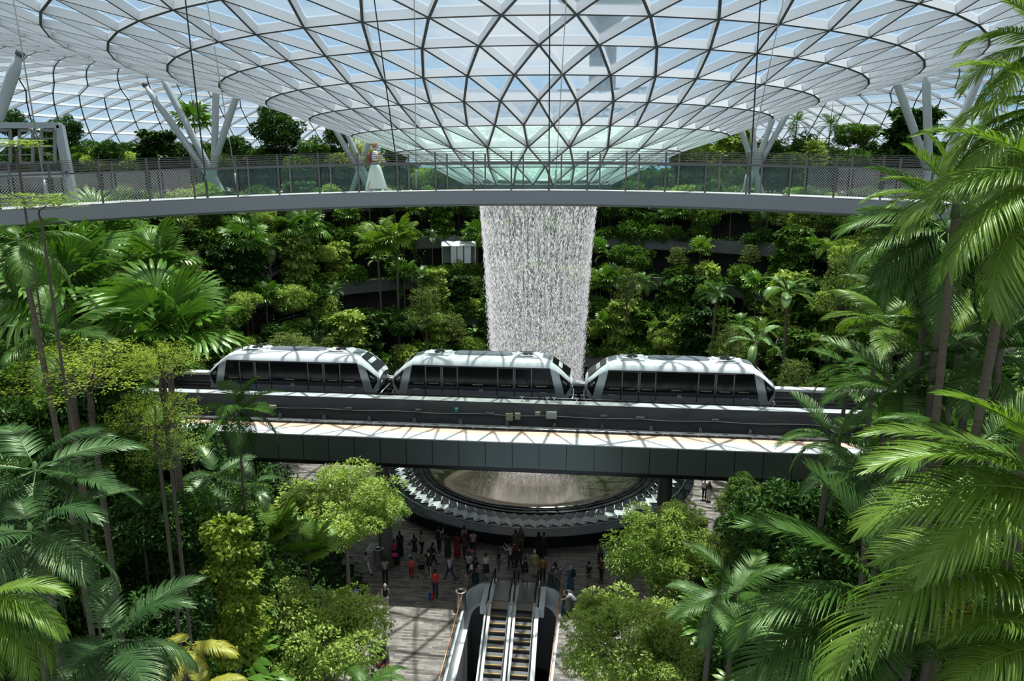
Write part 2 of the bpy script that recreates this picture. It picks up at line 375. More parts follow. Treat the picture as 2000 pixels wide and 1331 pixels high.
def paddle(seed,n=16,wid=.17,droop=1.1):
    r=np.random.default_rng(seed); fm=FM(); V=[];F=[];T=[]; p=np.array([0.,0,0])
    for i in range(n+1):
        s=i/n; th=-droop*s**1.6; t=np.array([math.cos(th),0,math.sin(th)])
        if i: p=p+t/n
        u=np.clip((s-.18)/.82,0,1); w=wid*math.sin(PI*min(1,u*.93+.04))**.55*(1 if s>.17 else .04)+.006
        zz=.02*(i%2)
        nv=np.array([-t[2],0,t[0]])
        V+=[p+np.array([0,-w,0])+nv*(.25*w+zz),p+np.array([0,-w*.5,0])+nv*(.2*w-zz),p,p+np.array([0,w*.5,0])+nv*(.2*w-zz),p+np.array([0,w,0])+nv*(.25*w+zz)]
        T+=[.5,.4,.9,.4,.5]
        if i:
            b=(i-1)*5
            for k in range(4): F.append((b+k,b+k+1,b+k+6,b+k+5))
    fm.add(V,np.array(F),T); return fm

def orient(base,dirv,scale,roll=0):
    x=Vector(dirv).normalized(); up=Vector((0,0,1))
    if abs(x.z)>.98: up=Vector((0,-1,0))
    y=up.cross(x).normalized(); z=x.cross(y)
    m=Matrix((x,y,z)).transposed().to_4x4()
    return Matrix.Translation(base)@m@Matrix.Rotation(roll,4,'X')@Matrix.Scale(scale,4)
def elaz(az,el): return Vector((math.cos(az)*math.cos(el),math.sin(az)*math.cos(el),math.sin(el)))

# frond libraries
FR_HERO=[frond(1,66,6,.9,.30,.8,.0195).mesh('feather_frond',LM['palm']),
         frond(2,64,6,1.35,.30,1.3,.020,lift=.1).mesh('feather_frond',LM['palm']),
         frond(3,66,6,.55,.27,.45,.018,lift=.4).mesh('feather_frond',LM['palm']),
         frond(4,56,6,1.1,.33,1.8,.025,lift=0).mesh('feather_frond',LM['palm'])]
FR_MID=[frond(11+i,26,3,d,.32,h,.038,fold=False).mesh('feather_frond',LM['palm']) for i,(d,h) in enumerate([(.9,.7),(1.4,1.1),(.6,.4)])]
FAN=[fanleaf(21).mesh('fan_frond',LM['fan']),fanleaf(22,26,.8,140,.7).mesh('fan_frond',LM['fan']),fanleaf(23,32,.6,165,.2,.5).mesh('fan_frond',LM['fan'])]
ROUND=[fanleaf(25,22,.7,172,.08,.9).mesh('pleated_round_leaf',LM['palmlit'])]
PAD=[paddle(31).mesh('paddle_leaf',LM['pale']),paddle(32,16,.14,1.5).mesh('paddle_leaf',LM['pale'])]

def trunk_mesh(name,h,r0,r1,mat,bend=0,n=8,rings=False,seed=0):
    mb=MB(); k=max(4,int(h/ (.25 if rings else 1))); k=min(k,60); pts=[];rad=[]
    a=random.Random(seed).uniform(0,6.28)
    for i in range(k+1):
        s=i/k; pts.append((math.cos(a)*bend*(s*s-s)*h, math.sin(a)*bend*(s*s-s)*h, -h*(1-s))); rad.append((r0+(r1-r0)*s)*(1+(.10 if rings and i%2 else 0)))
    mb.tube(pts,rad,n); return mb.build(name,mat)

def palm(crown,base_z,L,nf,label,group=None,mat='palm',lib=None,trunk_r=.09,seed=0,el=(-20,75),name='feather_palm',az=None,hero=None,rings=True,crownshaft=True,cat='palm'):
    r=random.Random(seed); crown=Vector(crown); h=max(.4,crown.z-base_z)
    root=empty(name,(crown.x,crown.y,base_z)); setp(root,label,cat,group)
    t=trunk_mesh('trunk',h,trunk_r*1.15,trunk_r*.8,M['palm_trunk'],bend=.05,rings=rings,seed=seed,n=8); t.parent=root; t.location=(0,0,h)
    if crownshaft:
        mb=MB(); mb.tube([(0,0,-L*.16),(0,0,0),(0,0,L*.1)],[trunk_r*1.05,trunk_r*.85,trunk_r*.4],8); o=mb.build('crownshaft',M['green_trunk'],root); o.location=(0,0,h)
    lib=lib or FR_MID; m=LM[mat]
    specs=[]
    if hero: 
        for (al,to,ln,k) in hero:
            al=R(al); camr=Vector((1,0,0)); camu=Vector((0,st,ct)); fw=Vector((0,ct,-st))
            d=(camr*math.cos(al)+camu*math.sin(al)-fw*to).normalized(); specs.append((d,ln,k))
    for i in range(nf):
        a=i*2.399+r.uniform(-.25,.25); e=R(el[1]+(el[0]-el[1])*((i+.5)/nf)**.8+r.uniform(-6,6)); specs.append((elaz(a,e),L*r.uniform(.85,1.1),r.randrange(len(lib))))
    for d,ln,k in specs:
        link('frond',lib[k%len(lib)],root,orient(Vector((0,0,h))+d*trunk_r*.5,d,ln,r.uniform(-.25,.25)),m)
    return root

# crowns for distant palms: one mesh each
def far_palm_mesh(seed,kind='feather'):
    r=random.Random(seed); fm=FM()
    for i in range(13):
        a=i*2.399+r.uniform(-.2,.2)
        if kind=='feather':
            e=R(75-100*(i+.5)/13); fm.merge(frond(seed*20+i,15,2,.9+r.random()*.7,.34,.7,.06,fold=False),orient(Vector((0,0,0)),elaz(a,e),r.uniform(.85,1.05)),r.uniform(-.15,.15))
        elif kind=='fan':
            e=R(75-95*(i+.5)/13); fm.merge(fanleaf(seed*20+i,14,.9,150,.5),orient(Vector((0,0,0)),elaz(a,e),.56),r.uniform(-.15,.15))
        else:
            if i<9: e=R(70-60*(i+.5)/9); fm.merge(paddle(seed*20+i,14,.15,1.0+r.random()),orient(Vector((0,0,0)),elaz(a,e),1),r.uniform(-.15,.15))
    return fm.mesh('crown',LM['palm'])
FARP=[far_palm_mesh(1),far_palm_mesh(2)]; FARF=[far_palm_mesh(3,'fan'),far_palm_mesh(4,'fan')]; FARB=[far_palm_mesh(5,'paddle')]
def far_palm(crown,base_z,L,label,group,kind='feather',mat='palm',seed=0,name=None):
    lib={'feather':FARP,'fan':FARF,'paddle':FARB}[kind]; crown=Vector(crown); h=max(.3,crown.z-base_z)
    root=empty(name or {'feather':'feather_palm','fan':'fan_palm','paddle':'paddle_leaf_palm'}[kind],(crown.x,crown.y,base_z)); setp(root,label,'palm',group)
    link('trunk',TRK,root,Matrix.Translation((0,0,0))@Matrix.Diagonal((L*.035,L*.035,h,1)))
    link('crown',lib[seed%len(lib)],root,Matrix.Translation((0,0,h))@Matrix.Rotation(seed*1.7,4,'Z')@Matrix.Scale(L,4),LM[mat]); return root
_m=MB(); _m.tube([(0,0,0),(0.3,0,.5),(0,0,1)],[1.2,1,.85],7); _o=_m.build('trunk',M['palm_trunk']); TRK=_o.data; bpy.data.objects.remove(_o)

# broadleaf crowns with their branch skeletons
def branches(cs,depth,seed,rt=.035):
    mb=MB(); r=random.Random(seed); fork=Vector((0,0,-depth*.45))
    mb.tube([(0,0,-depth),(r.uniform(-.05,.05),r.uniform(-.05,.05),-depth*.7),fork],[rt*1.3,rt,rt*.85],7)
    sel=list(range(len(cs))); r.shuffle(sel)
    for i in sel[:16]:
        e=Vector(cs[i]); md=(fork+e)/2+Vector((0,0,-.08)); mb.tube([fork,md,e],[rt*.6,rt*.35,rt*.12],5,caps=False)
    return mb
TREE={}
def mk_tree(key,fm,cs,depth,mat,bark='bark',rt=.035):
    mb=branches(cs,depth,hash(key)%99 if not isinstance(key,str) else len(key),rt); o=mb.build('trunk',M[bark]); me=o.data; bpy.data.objects.remove(o)
    TREE[key]=(me,fm.mesh('foliage',LM[mat]),depth)
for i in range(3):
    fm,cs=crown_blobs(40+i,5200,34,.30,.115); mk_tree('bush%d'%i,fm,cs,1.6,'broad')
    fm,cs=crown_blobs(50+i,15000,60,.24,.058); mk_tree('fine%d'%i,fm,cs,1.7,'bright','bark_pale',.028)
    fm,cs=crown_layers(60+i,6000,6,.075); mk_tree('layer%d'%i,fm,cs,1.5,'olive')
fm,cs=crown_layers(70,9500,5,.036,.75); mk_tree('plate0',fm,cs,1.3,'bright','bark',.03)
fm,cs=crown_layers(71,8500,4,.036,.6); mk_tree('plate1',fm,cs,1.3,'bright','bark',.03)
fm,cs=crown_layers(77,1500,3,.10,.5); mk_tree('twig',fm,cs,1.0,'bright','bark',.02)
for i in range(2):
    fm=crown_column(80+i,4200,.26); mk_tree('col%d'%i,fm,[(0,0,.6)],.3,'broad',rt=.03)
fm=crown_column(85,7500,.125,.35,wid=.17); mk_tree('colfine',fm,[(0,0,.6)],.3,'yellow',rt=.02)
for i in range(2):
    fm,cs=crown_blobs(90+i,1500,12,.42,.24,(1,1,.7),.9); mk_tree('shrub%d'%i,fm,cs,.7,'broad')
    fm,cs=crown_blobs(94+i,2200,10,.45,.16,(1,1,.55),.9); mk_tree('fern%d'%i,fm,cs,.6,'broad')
def tree(kind,centre,scale,label,group=None,mat=None,name='broadleaf_tree',cat='tree',base_z=None,rot=None,zs=1,rnd=random,trunk=True):
    """centre: middle of the crown (column kinds: foot of the column)"""
    tr,fo,depth=TREE[kind]; c=Vector(centre); rot=rnd.uniform(0,6.28) if rot is None else rot
    bz=c.z-depth*scale*zs if base_z is None else base_z
    col=kind.startswith('col')
    root=empty(name,(c.x,c.y,min(bz,c.z) if not col else c.z)); setp(root,label,cat,group)
    off=c.z-root.location.z; Rz=Matrix.Rotation(rot,4,'Z')
    if trunk:
        sz=(off/depth if (base_z is not None and off>0) else scale*zs)
        if base_z is not None and not col:
            # branches keep the crown's scale, the bole reaches the ground
            link('trunk',tr,root,Matrix.Translation((0,0,off))@Rz@Matrix.Diagonal((scale,scale,scale*zs,1)))
            ext=off-depth*scale*zs
            if ext>.05: link('bole',BOLE,root,Matrix.Diagonal((min(.16,scale*.03),min(.16,scale*.03),ext+.05*scale,1)))
        else: link('trunk',tr,root,Matrix.Translation((0,0,off))@Rz@Matrix.Diagonal((scale,scale,scale*zs,1)))
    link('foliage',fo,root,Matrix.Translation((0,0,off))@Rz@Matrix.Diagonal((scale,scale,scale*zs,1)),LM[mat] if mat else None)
    return root
_m=MB(); _m.tube([(0,0,0),(0,0,1)],[1.1,1],7); _o=_m.build('bole',M['bark']); BOLE=_o.data; bpy.data.objects.remove(_o)

# ================================================================== ROOF
rings=[(5.45,23.97),(7.75,25.15),(10.48,26.30),(13.69,27.38),(16.5,28.42),(19.28,29.34),(22.1,30.22),(25.0,30.88),(28.0,31.6),(31.0,32.4),(34.0,33.3),(37.2,34.1),(40.5,34.9),
 (44,35.6),(47.5,36.1),(51,36.4),(54.5,36.5),(58,36.4),(61.5,36.1),(65,35.5),(68.2,34.6),(71.4,33.5),(74.5,32.2),(77.5,30.6),(80.3,28.8),(82.9,26.7),(85.2,24.4),(87.2,21.9),(88.9,19.2),(90.3,16.4)]
def rn(k): return 26 if k<=2 else 52 if k<=12 else 104 if k<=19 else 140
def ph(k):
    if k<=2: return (-.4,.1,-.4)[k]
    return .2 if k%2 else -.3
def node(k,j):
    r,z=rings[k]; N=rn(k); a=(j+ph(k))*2*PI/N
    return Vector((XC+r*math.sin(a),YC-r*math.cos(a),z))
def nor(k,j):
    i0=max(0,k-1); i1=min(len(rings)-1,k+1); dr=rings[i1][0]-rings[i0][0]; dz=rings[i1][1]-rings[i0][1]
    a=(j+ph(k))*2*PI/rn(k); v=Vector((-dz*math.sin(a),dz*math.cos(a),dr)); v.normalize(); return v
mb=MB()
for k in range(len(rings)):
    N=rn(k); w=.13 if k<12 else .14; dp=.40 if k<20 else .32
    for j in range(N):
        n=nor(k,j); o=-n*.22
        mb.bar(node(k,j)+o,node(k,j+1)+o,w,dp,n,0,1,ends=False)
        if k+1<len(rings):
            N2=rn(k+1)
            if N2==N:
                a0=(j+ph(k)); js={math.floor(a0-ph(k+1)),math.floor(a0-ph(k+1))+1}
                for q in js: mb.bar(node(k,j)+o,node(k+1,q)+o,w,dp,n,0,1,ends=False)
    if k+1<len(rings) and rn(k+1)!=N:
        N2=rn(k+1)
        for q in range(N2):
            a=(q+ph(k+1))/N2*N-ph(k); n=nor(k+1,q); o=-n*.22; f=a-math.floor(a)
            tg={round(a)} if (abs(f-.5)>.15) else {math.floor(a),math.floor(a)+1}
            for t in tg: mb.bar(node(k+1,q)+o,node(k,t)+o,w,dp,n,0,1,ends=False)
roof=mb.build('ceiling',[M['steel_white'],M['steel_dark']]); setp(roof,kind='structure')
mb=MB(); mb.lathe([(r,z+.02) for r,z in rings[3:]],104,(XC,YC,0),smooth=False); g=mb.build('glass_panels',M['glass_roof'],roof)
mb=MB(); mb.lathe([(r,z+.02) for r,z in rings[:4]],52,(XC,YC,0),smooth=False); g=mb.build('wet_glass_panels',M['glass_wet'],roof)
mb=MB(); mb.lathe([(5.35,23.95),(5.6,23.95),(5.65,23.8),(5.6,23.1),(5.2,22.9),(5.1,23.1),(5.1,23.9),(5.35,23.95)],64,(XC,YC,0)); o=mb.build('oculus_ring',M['fascia'],roof)

# ================================================================== CONTROL TOWER beyond the roof
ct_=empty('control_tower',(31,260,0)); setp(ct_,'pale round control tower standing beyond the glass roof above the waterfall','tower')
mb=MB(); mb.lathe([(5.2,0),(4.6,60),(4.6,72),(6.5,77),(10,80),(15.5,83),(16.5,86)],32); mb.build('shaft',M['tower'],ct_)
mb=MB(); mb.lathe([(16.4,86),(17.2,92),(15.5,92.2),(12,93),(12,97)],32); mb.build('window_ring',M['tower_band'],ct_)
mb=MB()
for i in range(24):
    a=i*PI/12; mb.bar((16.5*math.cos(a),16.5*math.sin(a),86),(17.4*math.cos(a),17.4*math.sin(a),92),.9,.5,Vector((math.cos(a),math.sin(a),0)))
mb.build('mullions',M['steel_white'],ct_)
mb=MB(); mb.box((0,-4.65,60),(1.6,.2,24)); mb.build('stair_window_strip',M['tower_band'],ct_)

# ================================================================== GROUND AND TERRACES
def smooth(a,b,x):
    t=min(1,max(0,(x-a)/(b-a))); return t*t*(3-2*t)
def hgt(x,y):
    xl=-8.2-max(0,y-38)*.55; xr=5.8+max(0,y-33)*.72
    if y>56: xl=-24; xr=26
    d=max(xl-x,x-xr,0); dy=max(0,14-y)
    return 9.0*smooth(0,16,d)+6*smooth(14,40,d)+ (6*smooth(0,14,dy) if d>0 else 0)
def lat(name,prof,mat,a0,a1,n=72,mis=None):
    mb=MB(); mb.lathe(prof,n,(XC,YC,0),a0=a0,a1=a1,mis=mis,smooth=False); o=mb.build(name,mat); setp(o,kind='structure'); return o
A0=R(-28); A1=R(208)
TR=[25,28.5,32,35.5,39.5]; TZ=[4.2,8.4,12.6,17.0,21.5]
nm=['first','second','third','fourth','top']
for i in range(5):
    r,z=TR[i],TZ[i]; zl=0 if i==0 else TZ[i-1]
    lat('wall_%s_terrace'%nm[i],[(r+2.4,z-1.5),(r+.15,z-1.5),(r,z-1.4),(r,z),(r+.3,z),(r+.3,z-.15)],M['concrete'],A0,A1)
    lat('wall_%s_recess'%nm[i],[(r+2.4,zl-.2),(r+2.4,z-1.5)],M['recess'],A0,A1)
    lat('floor_%s_terrace'%nm[i],[(r+.3,z-.15),(TR[i+1]+2.4 if i<4 else 96,z-.15 if i<4 else z)],M['soil'],A0,A1)
# plaza, with an opening for the escalators
G6=Matrix.Rotation(R(-6),4,'Z')
def loc6(u,v,z=0): return Vector((u*math.cos(R(6))+v*math.sin(R(6)), -u*math.sin(R(6))+v*math.cos(R(6)), z))
ESC=at(1003,1172,z=0)      # head of the escalators
def E6(u,v,z=0): return ESC+loc6(u,v,z)
# opening outline in the local frame: rounded far end, open toward the viewer
HW=2.72; HD=1.55
def outline(hw,hd,n=10):
    pts=[(-hw+.25,-14)]
    for i in range(n+1):
        a=PI-PI/2*i/n; pts.append((-hw+1.55+1.55*math.cos(a),hd-1.55+1.55*math.sin(a)-.0))
    for i in range(n+1):
        a=PI/2-PI/2*i/n; pts.append((hw-1.55+1.55*math.cos(a),hd-1.55+1.55*math.sin(a)))
    pts.append((hw-.45,-14)); return pts
OUT=outline(HW,HD)
import bmesh
bm=bmesh.new()
outer=[(-70,-14),(-70,75),(70,75),(70,-14)]
ov=[bm.verts.new(E6(x,y)) for x,y in outer]; iv=[bm.verts.new(E6(x,y)) for x,y in OUT]
bm.faces.new([ov[0],ov[1],ov[2],ov[3]]+iv[::-1])
bmesh.ops.triangulate(bm,faces=bm.faces[:])
me=bpy.data.meshes.new('floor_plaza'); bm.to_mesh(me); bm.free(); me.materials.append(M['paving'])
o=bpy.data.objects.new('floor_plaza',me); C.objects.link(o); setp(o,kind='structure')
if me.polygons[0].normal.z<0: me.flip_normals()
# planted mounds on both sides of the plaza
mb=MB(); nx,ny=90,60
xs=[-75+150*i/nx for i in range(nx+1)]; ys=[-6+62*j/ny for j in range(ny+1)]
for sgn,nme in((-1,'floor_planted_slope_west'),(1,'floor_planted_slope_east')):
    mb=MB(); idx={}
    for j,y in enumerate(ys):
        for i,x in enumerate(xs):
            if x*sgn>0: idx[i,j]=len(mb.v); mb.v.append((x,y,hgt(x,y)-.05))
    for j in range(ny):
        for i in range(nx):
            if all(k in idx for k in((i,j),(i+1,j),(i+1,j+1),(i,j+1))):
                if max(hgt(xs[i+a],ys[j+b]) for a in(0,1) for b in(0,1))>.02:
                    mb.f.append((idx[i,j],idx[i+1,j],idx[i+1,j+1],idx[i,j+1])); mb.m.append(0); mb.sm.append(True)
    o=mb.build(nme,M['soil']); setp(o,kind='structure')
mb=MB(); mb.lathe([(97,14),(1500,8)],64,(XC,YC,0)); o=mb.build('ground_outside',M['conc_light']); setp(o,kind='structure')
# lower hall under the opening
mb=MB(); mb.box((0,0,0),(9,24,.1)); o=mb.build('floor_lower_hall',M['void'],loc=E6(0,-6,-5.5)); o.rotation_euler=(0,0,R(-6)); setp(o,kind='structure')
mb=MB(); pts=OUT
for i in range(len(pts)-1):
    (x0,y0),(x1,y1)=pts[i],pts[i+1]; a=E6(x0,y0,-.001);b=E6(x1,y1,-.001)
    mb.add([a,b,b+Vector((0,0,-1.1)),a+Vector((0,0,-1.1))],[(0,1,2,3)],0)
    mx=.92; a2=E6(x0*mx,y0-.15,-1.1);b2=E6(x1*mx,y1-.15,-1.1)
    mb.add([a+Vector((0,0,-1.1)),b+Vector((0,0,-1.1)),b2,a2],[(0,1,2,3)],0)
    mb.add([a2,b2,b2+Vector((0,0,-4.4)),a2+Vector((0,0,-4.4))],[(0,1,2,3)],1)
o=mb.build('wall_opening',[M['white_gloss'],M['grey_wall']]); setp(o,kind='structure')
# glass balustrade round the opening
bal=empty('glass_balustrade',E6(0,0)); setp(bal,'curved glass balustrade with copper coloured handrail around the escalator opening','balustrade')
def off(pts,d):
    res=[]
    for i,(x,y) in enumerate(pts):
        x0,y0=pts[max(0,i-1)];x1,y1=pts[min(len(pts)-1,i+1)]; tx,ty=x1-x0,y1-y0; l=math.hypot(tx,ty); res.append((x-ty/l*d,y+tx/l*d))
    return res
for nmn,seq in (('left',pts[:9]),('right',pts[-9:])):
    o2=off(seq,.06); base=ESC
    mb=MB()
    for i in range(len(o2)-1):
        a=E6(*o2[i])-base;b=E6(*o2[i+1])-base; mb.add([a,b,b+Vector((0,0,1.05)),a+Vector((0,0,1.05))],[(0,1,2,3)])
    mb.build('glass_sheet',M['glass_clear'],bal)
    mb=MB(); mb.tube([E6(x,y,1.1)-base for x,y in o2],.035,8); mb.build('handrail',M['copper'],bal)
    mb=MB(); 
    for i in range(len(o2)-1): mb.bar(E6(*o2[i],.05)-base,E6(*o2[i+1],.05)-base,.14,.12)
    mb.build('base_channel',M['white_gloss'],bal)
# escalators
def escalator(u0,label):
    e=empty('escalator',E6(u0,0),R(-6)); setp(e,label,'escalator','escalators in the plaza opening')
    sl=math.tan(R(30)); n=24; tr=.40
    mb=MB(); mb.box((0,.85,.01),(1.0,2.1,.04)); mb.build('landing_plate',M['step'],e)
    for i in range(n):
        y=-.35-i*tr; z=-max(0,(i-1))*tr*sl if i>0 else 0
        mb=MB(); mb.box((0,y,z-.03),(.96,tr,.06)); s=mb.build('step',M['step'],e)
        rz=tr*sl if i>0 else .02
        mb=MB(); mb.box((0,y-tr/2+.0,z-.06-rz/2),(.96,.02,rz)); mb.build('riser',M['riser'],s)
        mb=MB(); mb.box((0,y-tr/2+.03,z+.004),(.8,.045,.012)); mb.build('edge_stripe',M['yellow'],s)
    for sx in(-1,1):
        x=sx*.60
        path=[(x,1.9,.75),(x,2.0,.45),(x,1.85,.2)][::-1]
        path=[(x,1.5,.22),(x,1.85,.25),(x,2.02,.5),(x,1.95,.8),(x,1.6,.92),(x,-.7,.92)]+[(x,-.7-k,.92-k*sl) for k in(1,3,6,10)]
        mb=MB(); mb.tube(path,.045,8); mb.build('handrail',M['black_rubber'],e)
        mb=MB(); g=[(1.8,.1),(1.8,.85),(-.7,.88),(-10,.88-9.3*sl),(-10,.05-9.3*sl),(-.7,.05)]
        mb.add([(x,p,q) for p,q in g],[tuple(range(6))]); mb.build('side_glass',M['glass_clear'],e)
        mb=MB()
        for a,b in(((1.9,.06),(-.7,.06)),((-.7,.06),(-10,.06-9.3*sl))): mb.bar((x,a[0],a[1]),(x,b[0],b[1]),.24,.16)
        mb.build('skirt_panel',M['inox'],e)
        mb=MB(); mb.bar((x,-.7,-.25),(x,-10,-.25-9.3*sl),.26,.5); mb.bar((x,1.9,-.25),(x,-.7,-.25),.26,.5); mb.build('truss_cladding',M['grey_wall'],e)
escalator(-.72,'escalator nearer the red shirted man, with yellow edged steps going down')
escalator(.72,'escalator beside the kneeling man in white, with yellow edged steps going down')
mb=MB(); mb.box((-1.68,.2,-.15),(.32,2.4,.5)); mb.box((1.68,.2,-.15),(.32,2.4,.5)); mb.bar((-1.5,-.7,-.1),(-1.5,-10,-.1-9.3*.577),.1,.5); mb.bar((1.5,-.7,-.1),(1.5,-10,-.1-9.3*.577),.1,.5)
o=mb.build('trim_escalator_well',M['white_gloss'],loc=E6(0,0)); o.rotation_euler=(0,0,R(-6)); setp(o,kind='structure')

# ================================================================== FOUNTAIN
fo=empty('fountain_basin',(XC,YC,0)); setp(fo,'round black granite fountain with bronze bowl and a ring of black and white panels','fountain')
mb=MB(); mb.lathe([(.0,.04),(2,.08),(5,.25),(7,.5),(7.8,.68),(8.0,.84),(8.9,1.05)],96); mb.build('bowl',M['bowl'],fo)
mb=MB(); mb.lathe([(8.86,1.0),(8.86,1.16),(9.0,1.2),(9.08,1.16),(9.1,1.08),(9.2,1.08),(9.22,1.14),(9.34,1.14),(9.4,1.05),(9.62,1.05),(9.66,1.14),(9.78,1.1),(9.8,.98)],96,smooth=False); mb.build('rim',M['black'],fo)
mb=MB()
mb.lathe([(9.7,1.04),(12.75,.86),(12.85,.80),(12.85,.16),(12.6,.14),(12.6,0)],96,smooth=False); mb.build('granite_slope',M['granite'],fo)
mb=MB(); mb.tube([(12.25*math.cos(R(a)),12.25*math.sin(R(a)),1.22) for a in range(180,362,3)],.03,6); 
for a in range(182,360,9): mb.bar((12.25*math.cos(R(a)),12.25*math.sin(R(a)),.86),(12.25*math.cos(R(a)),12.25*math.sin(R(a)),1.22),.03,.03)
mb.build('handrail',M['inox'],fo)
# ring panels
def tri3(mb,a,b,c,mi): mb.add([a,b,c],[(0,1,2)],mi)
pm=None
NP=48
mb=MB(); s=.46
# black diamond plate with white edge, and a folded white fin outside it
c0=Vector((0,0,.16)); 
mb.add([(s*1.0,0,.22),(0,s,.24),(-s*1.0,0,.30),(0,-s,.24)],[(0,1,2,3)],0)
mb.add([(s*1.22,0,.195),(0,s*1.12,.215),(-s*1.2,0,.275),(0,-s*1.12,.215)],[(0,1,2,3)],1)
for sy in(1,-1):
    mb.add([(s*1.08,0,.20),(0,s*1.06*sy,.22),(s*1.05,s*sy,-.02)],[(0,1,2) if sy>0 else (0,2,1)],1)
    mb.add([(s*1.08,0,.20),(s*1.05,s*sy,-.02),(s*2.15,0,-.04)],[(0,1,2) if sy>0 else (0,2,1)],1)
tri3(mb,(s*1.3,-s*.12,.09),(s*1.98,0,.0),(s*1.3,s*.62,.06),2)
mb.add([(-s*1.1,0,.28),(0,s*.9,.22),(-.7,s*.7,.02)],[(0,1,2)],2)
mb.tube([(-.05,0,.27),(.08,.07,.27),(.12,-.04,.27)],.018,4,mi=1)
o=mb.build('ring_panel',[M['black'],M['white_gloss'],M['black']],fo); pm=o.data; bpy.data.objects.remove(o)
for i in range(NP):
    a=R(172+196*i/(NP-1)); link('ring_panel',pm,fo,Matrix.Translation((10.75*math.cos(a),10.75*math.sin(a),1.0))@Matrix.Rotation(a,4,'Z')@Matrix.Scale(.92,4))

# ================================================================== WATERFALL
def waterfall():
    r=np.random.default_rng(5); fm=FM(); n=78000
    u=r.random(n)**.85; z=23.2-u*22.0
    # streams at the rim: quantised angles near the top, scattered lower down
    a=r.uniform(0,2*PI,n); q=np.round(a/(2*PI)*300)/300*2*PI; mixk=np.clip(1.05-u*1.9,0,1); a=np.where(r.random(n)<mixk,q+r.normal(size=n)*.004,a)
    Rr=4.62-1.45*u**.75+r.normal(size=n)*(.03+.16*u)+np.where(r.random(n)<.12,r.normal(size=n)*.4*u,0)
    P=np.stack([XC+Rr*np.cos(a),YC+Rr*np.sin(a),z],1)
    L=(.10+.36*r.random(n)**2)*(1-.5*u); W=(.022+.022*r.random(n))*(1+.25*u)
    D=np.stack([-.05*np.cos(a),-.05*np.sin(a),-np.ones(n)],1)+r.normal(size=(n,3))*.05
    N=np.stack([np.cos(a),np.sin(a),.2+0*a],1)+r.normal(size=(n,3))*.5
    D=nrm(D+sph(n,r)*(.15+.5*u)[:,None])
    g_=np.sin(a*61+z*.35)+np.sin(a*97-z*.6)+np.sin(a*38+z*1.1)*.8; kp=(g_+r.normal(size=n)*.8+1.6*u)>-.35
    P,D,N,L,W=P[kp],D[kp],N[kp],L[kp],W[kp]; n=len(P)
    leaves(fm,P,D,N,L,W,r.random(n)); n=9000
    z=1+3.5*r.random(n)**2.2; a=r.uniform(0,2*PI,n); Rr=3.4+r.normal(size=n)*1.0
    leaves(fm,np.stack([XC+Rr*np.cos(a),YC+Rr*np.sin(a),z],1),sph(n,r),sph(n,r),.06,.05,r.random(n))
    return fm
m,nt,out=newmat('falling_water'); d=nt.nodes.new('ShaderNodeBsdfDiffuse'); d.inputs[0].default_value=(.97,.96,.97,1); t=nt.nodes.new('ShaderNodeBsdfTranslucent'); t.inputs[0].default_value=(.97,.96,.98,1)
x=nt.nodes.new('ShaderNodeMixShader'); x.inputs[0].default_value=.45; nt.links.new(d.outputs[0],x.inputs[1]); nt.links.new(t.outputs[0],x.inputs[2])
em=nt.nodes.new('ShaderNodeEmission'); em.inputs[0].default_value=(1,.98,1,1); em.inputs[1].default_value=.24; ad=nt.nodes.new('ShaderNodeAddShader'); nt.links.new(x.outputs[0],ad.inputs[0]); nt.links.new(em.outputs[0],ad.inputs[1]); nt.links.new(ad.outputs[0],out.inputs[0]); M['water']=m  # faint glow added to the water, standing in for scattered light
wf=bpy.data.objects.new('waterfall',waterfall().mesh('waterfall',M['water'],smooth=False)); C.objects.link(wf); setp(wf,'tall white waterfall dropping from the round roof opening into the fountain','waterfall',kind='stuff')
m,nt,out=newmat('water_veil'); N=nt.nodes; L=nt.links
tr=N.new('ShaderNodeBsdfTransparent'); df=N.new('ShaderNodeBsdfDiffuse'); df.inputs[0].default_value=(.9,.9,.92,1); tl=N.new('ShaderNodeBsdfTranslucent'); tl.inputs[0].default_value=(.9,.9,.92,1); dm=N.new('ShaderNodeMixShader'); dm.inputs[0].default_value=.5; L.new(df.outputs[0],dm.inputs[1]); L.new(tl.outputs[0],dm.inputs[2])
tc=N.new('ShaderNodeTexCoord'); mp=N.new('ShaderNodeMapping'); mp.inputs['Scale'].default_value=(1.4,1.4,.12); nz=N.new('ShaderNodeTexNoise'); nz.inputs['Scale'].default_value=2.2; nz.inputs['Detail'].default_value=7
L.new(tc.outputs['Object'],mp.inputs[0]); L.new(mp.outputs[0],nz.inputs[0])
mr=N.new('ShaderNodeMapRange'); mr.inputs[1].default_value=.35; mr.inputs[2].default_value=.75; mr.inputs[3].default_value=.04; mr.inputs[4].default_value=.42; L.new(nz.outputs[0],mr.inputs[0])
ms=N.new('ShaderNodeMixShader'); L.new(mr.outputs[0],ms.inputs[0]); L.new(tr.outputs[0],ms.inputs[1]); L.new(dm.outputs[0],ms.inputs[2]); L.new(ms.outputs[0],out.inputs[0])
mb=MB(); mb.lathe([(4.5,23.1),(4.2,20),(3.8,14),(3.35,8),(3.1,3),(3.2,.6)],64,(XC,YC,0)); v=mb.build('water_veil',m,wf)

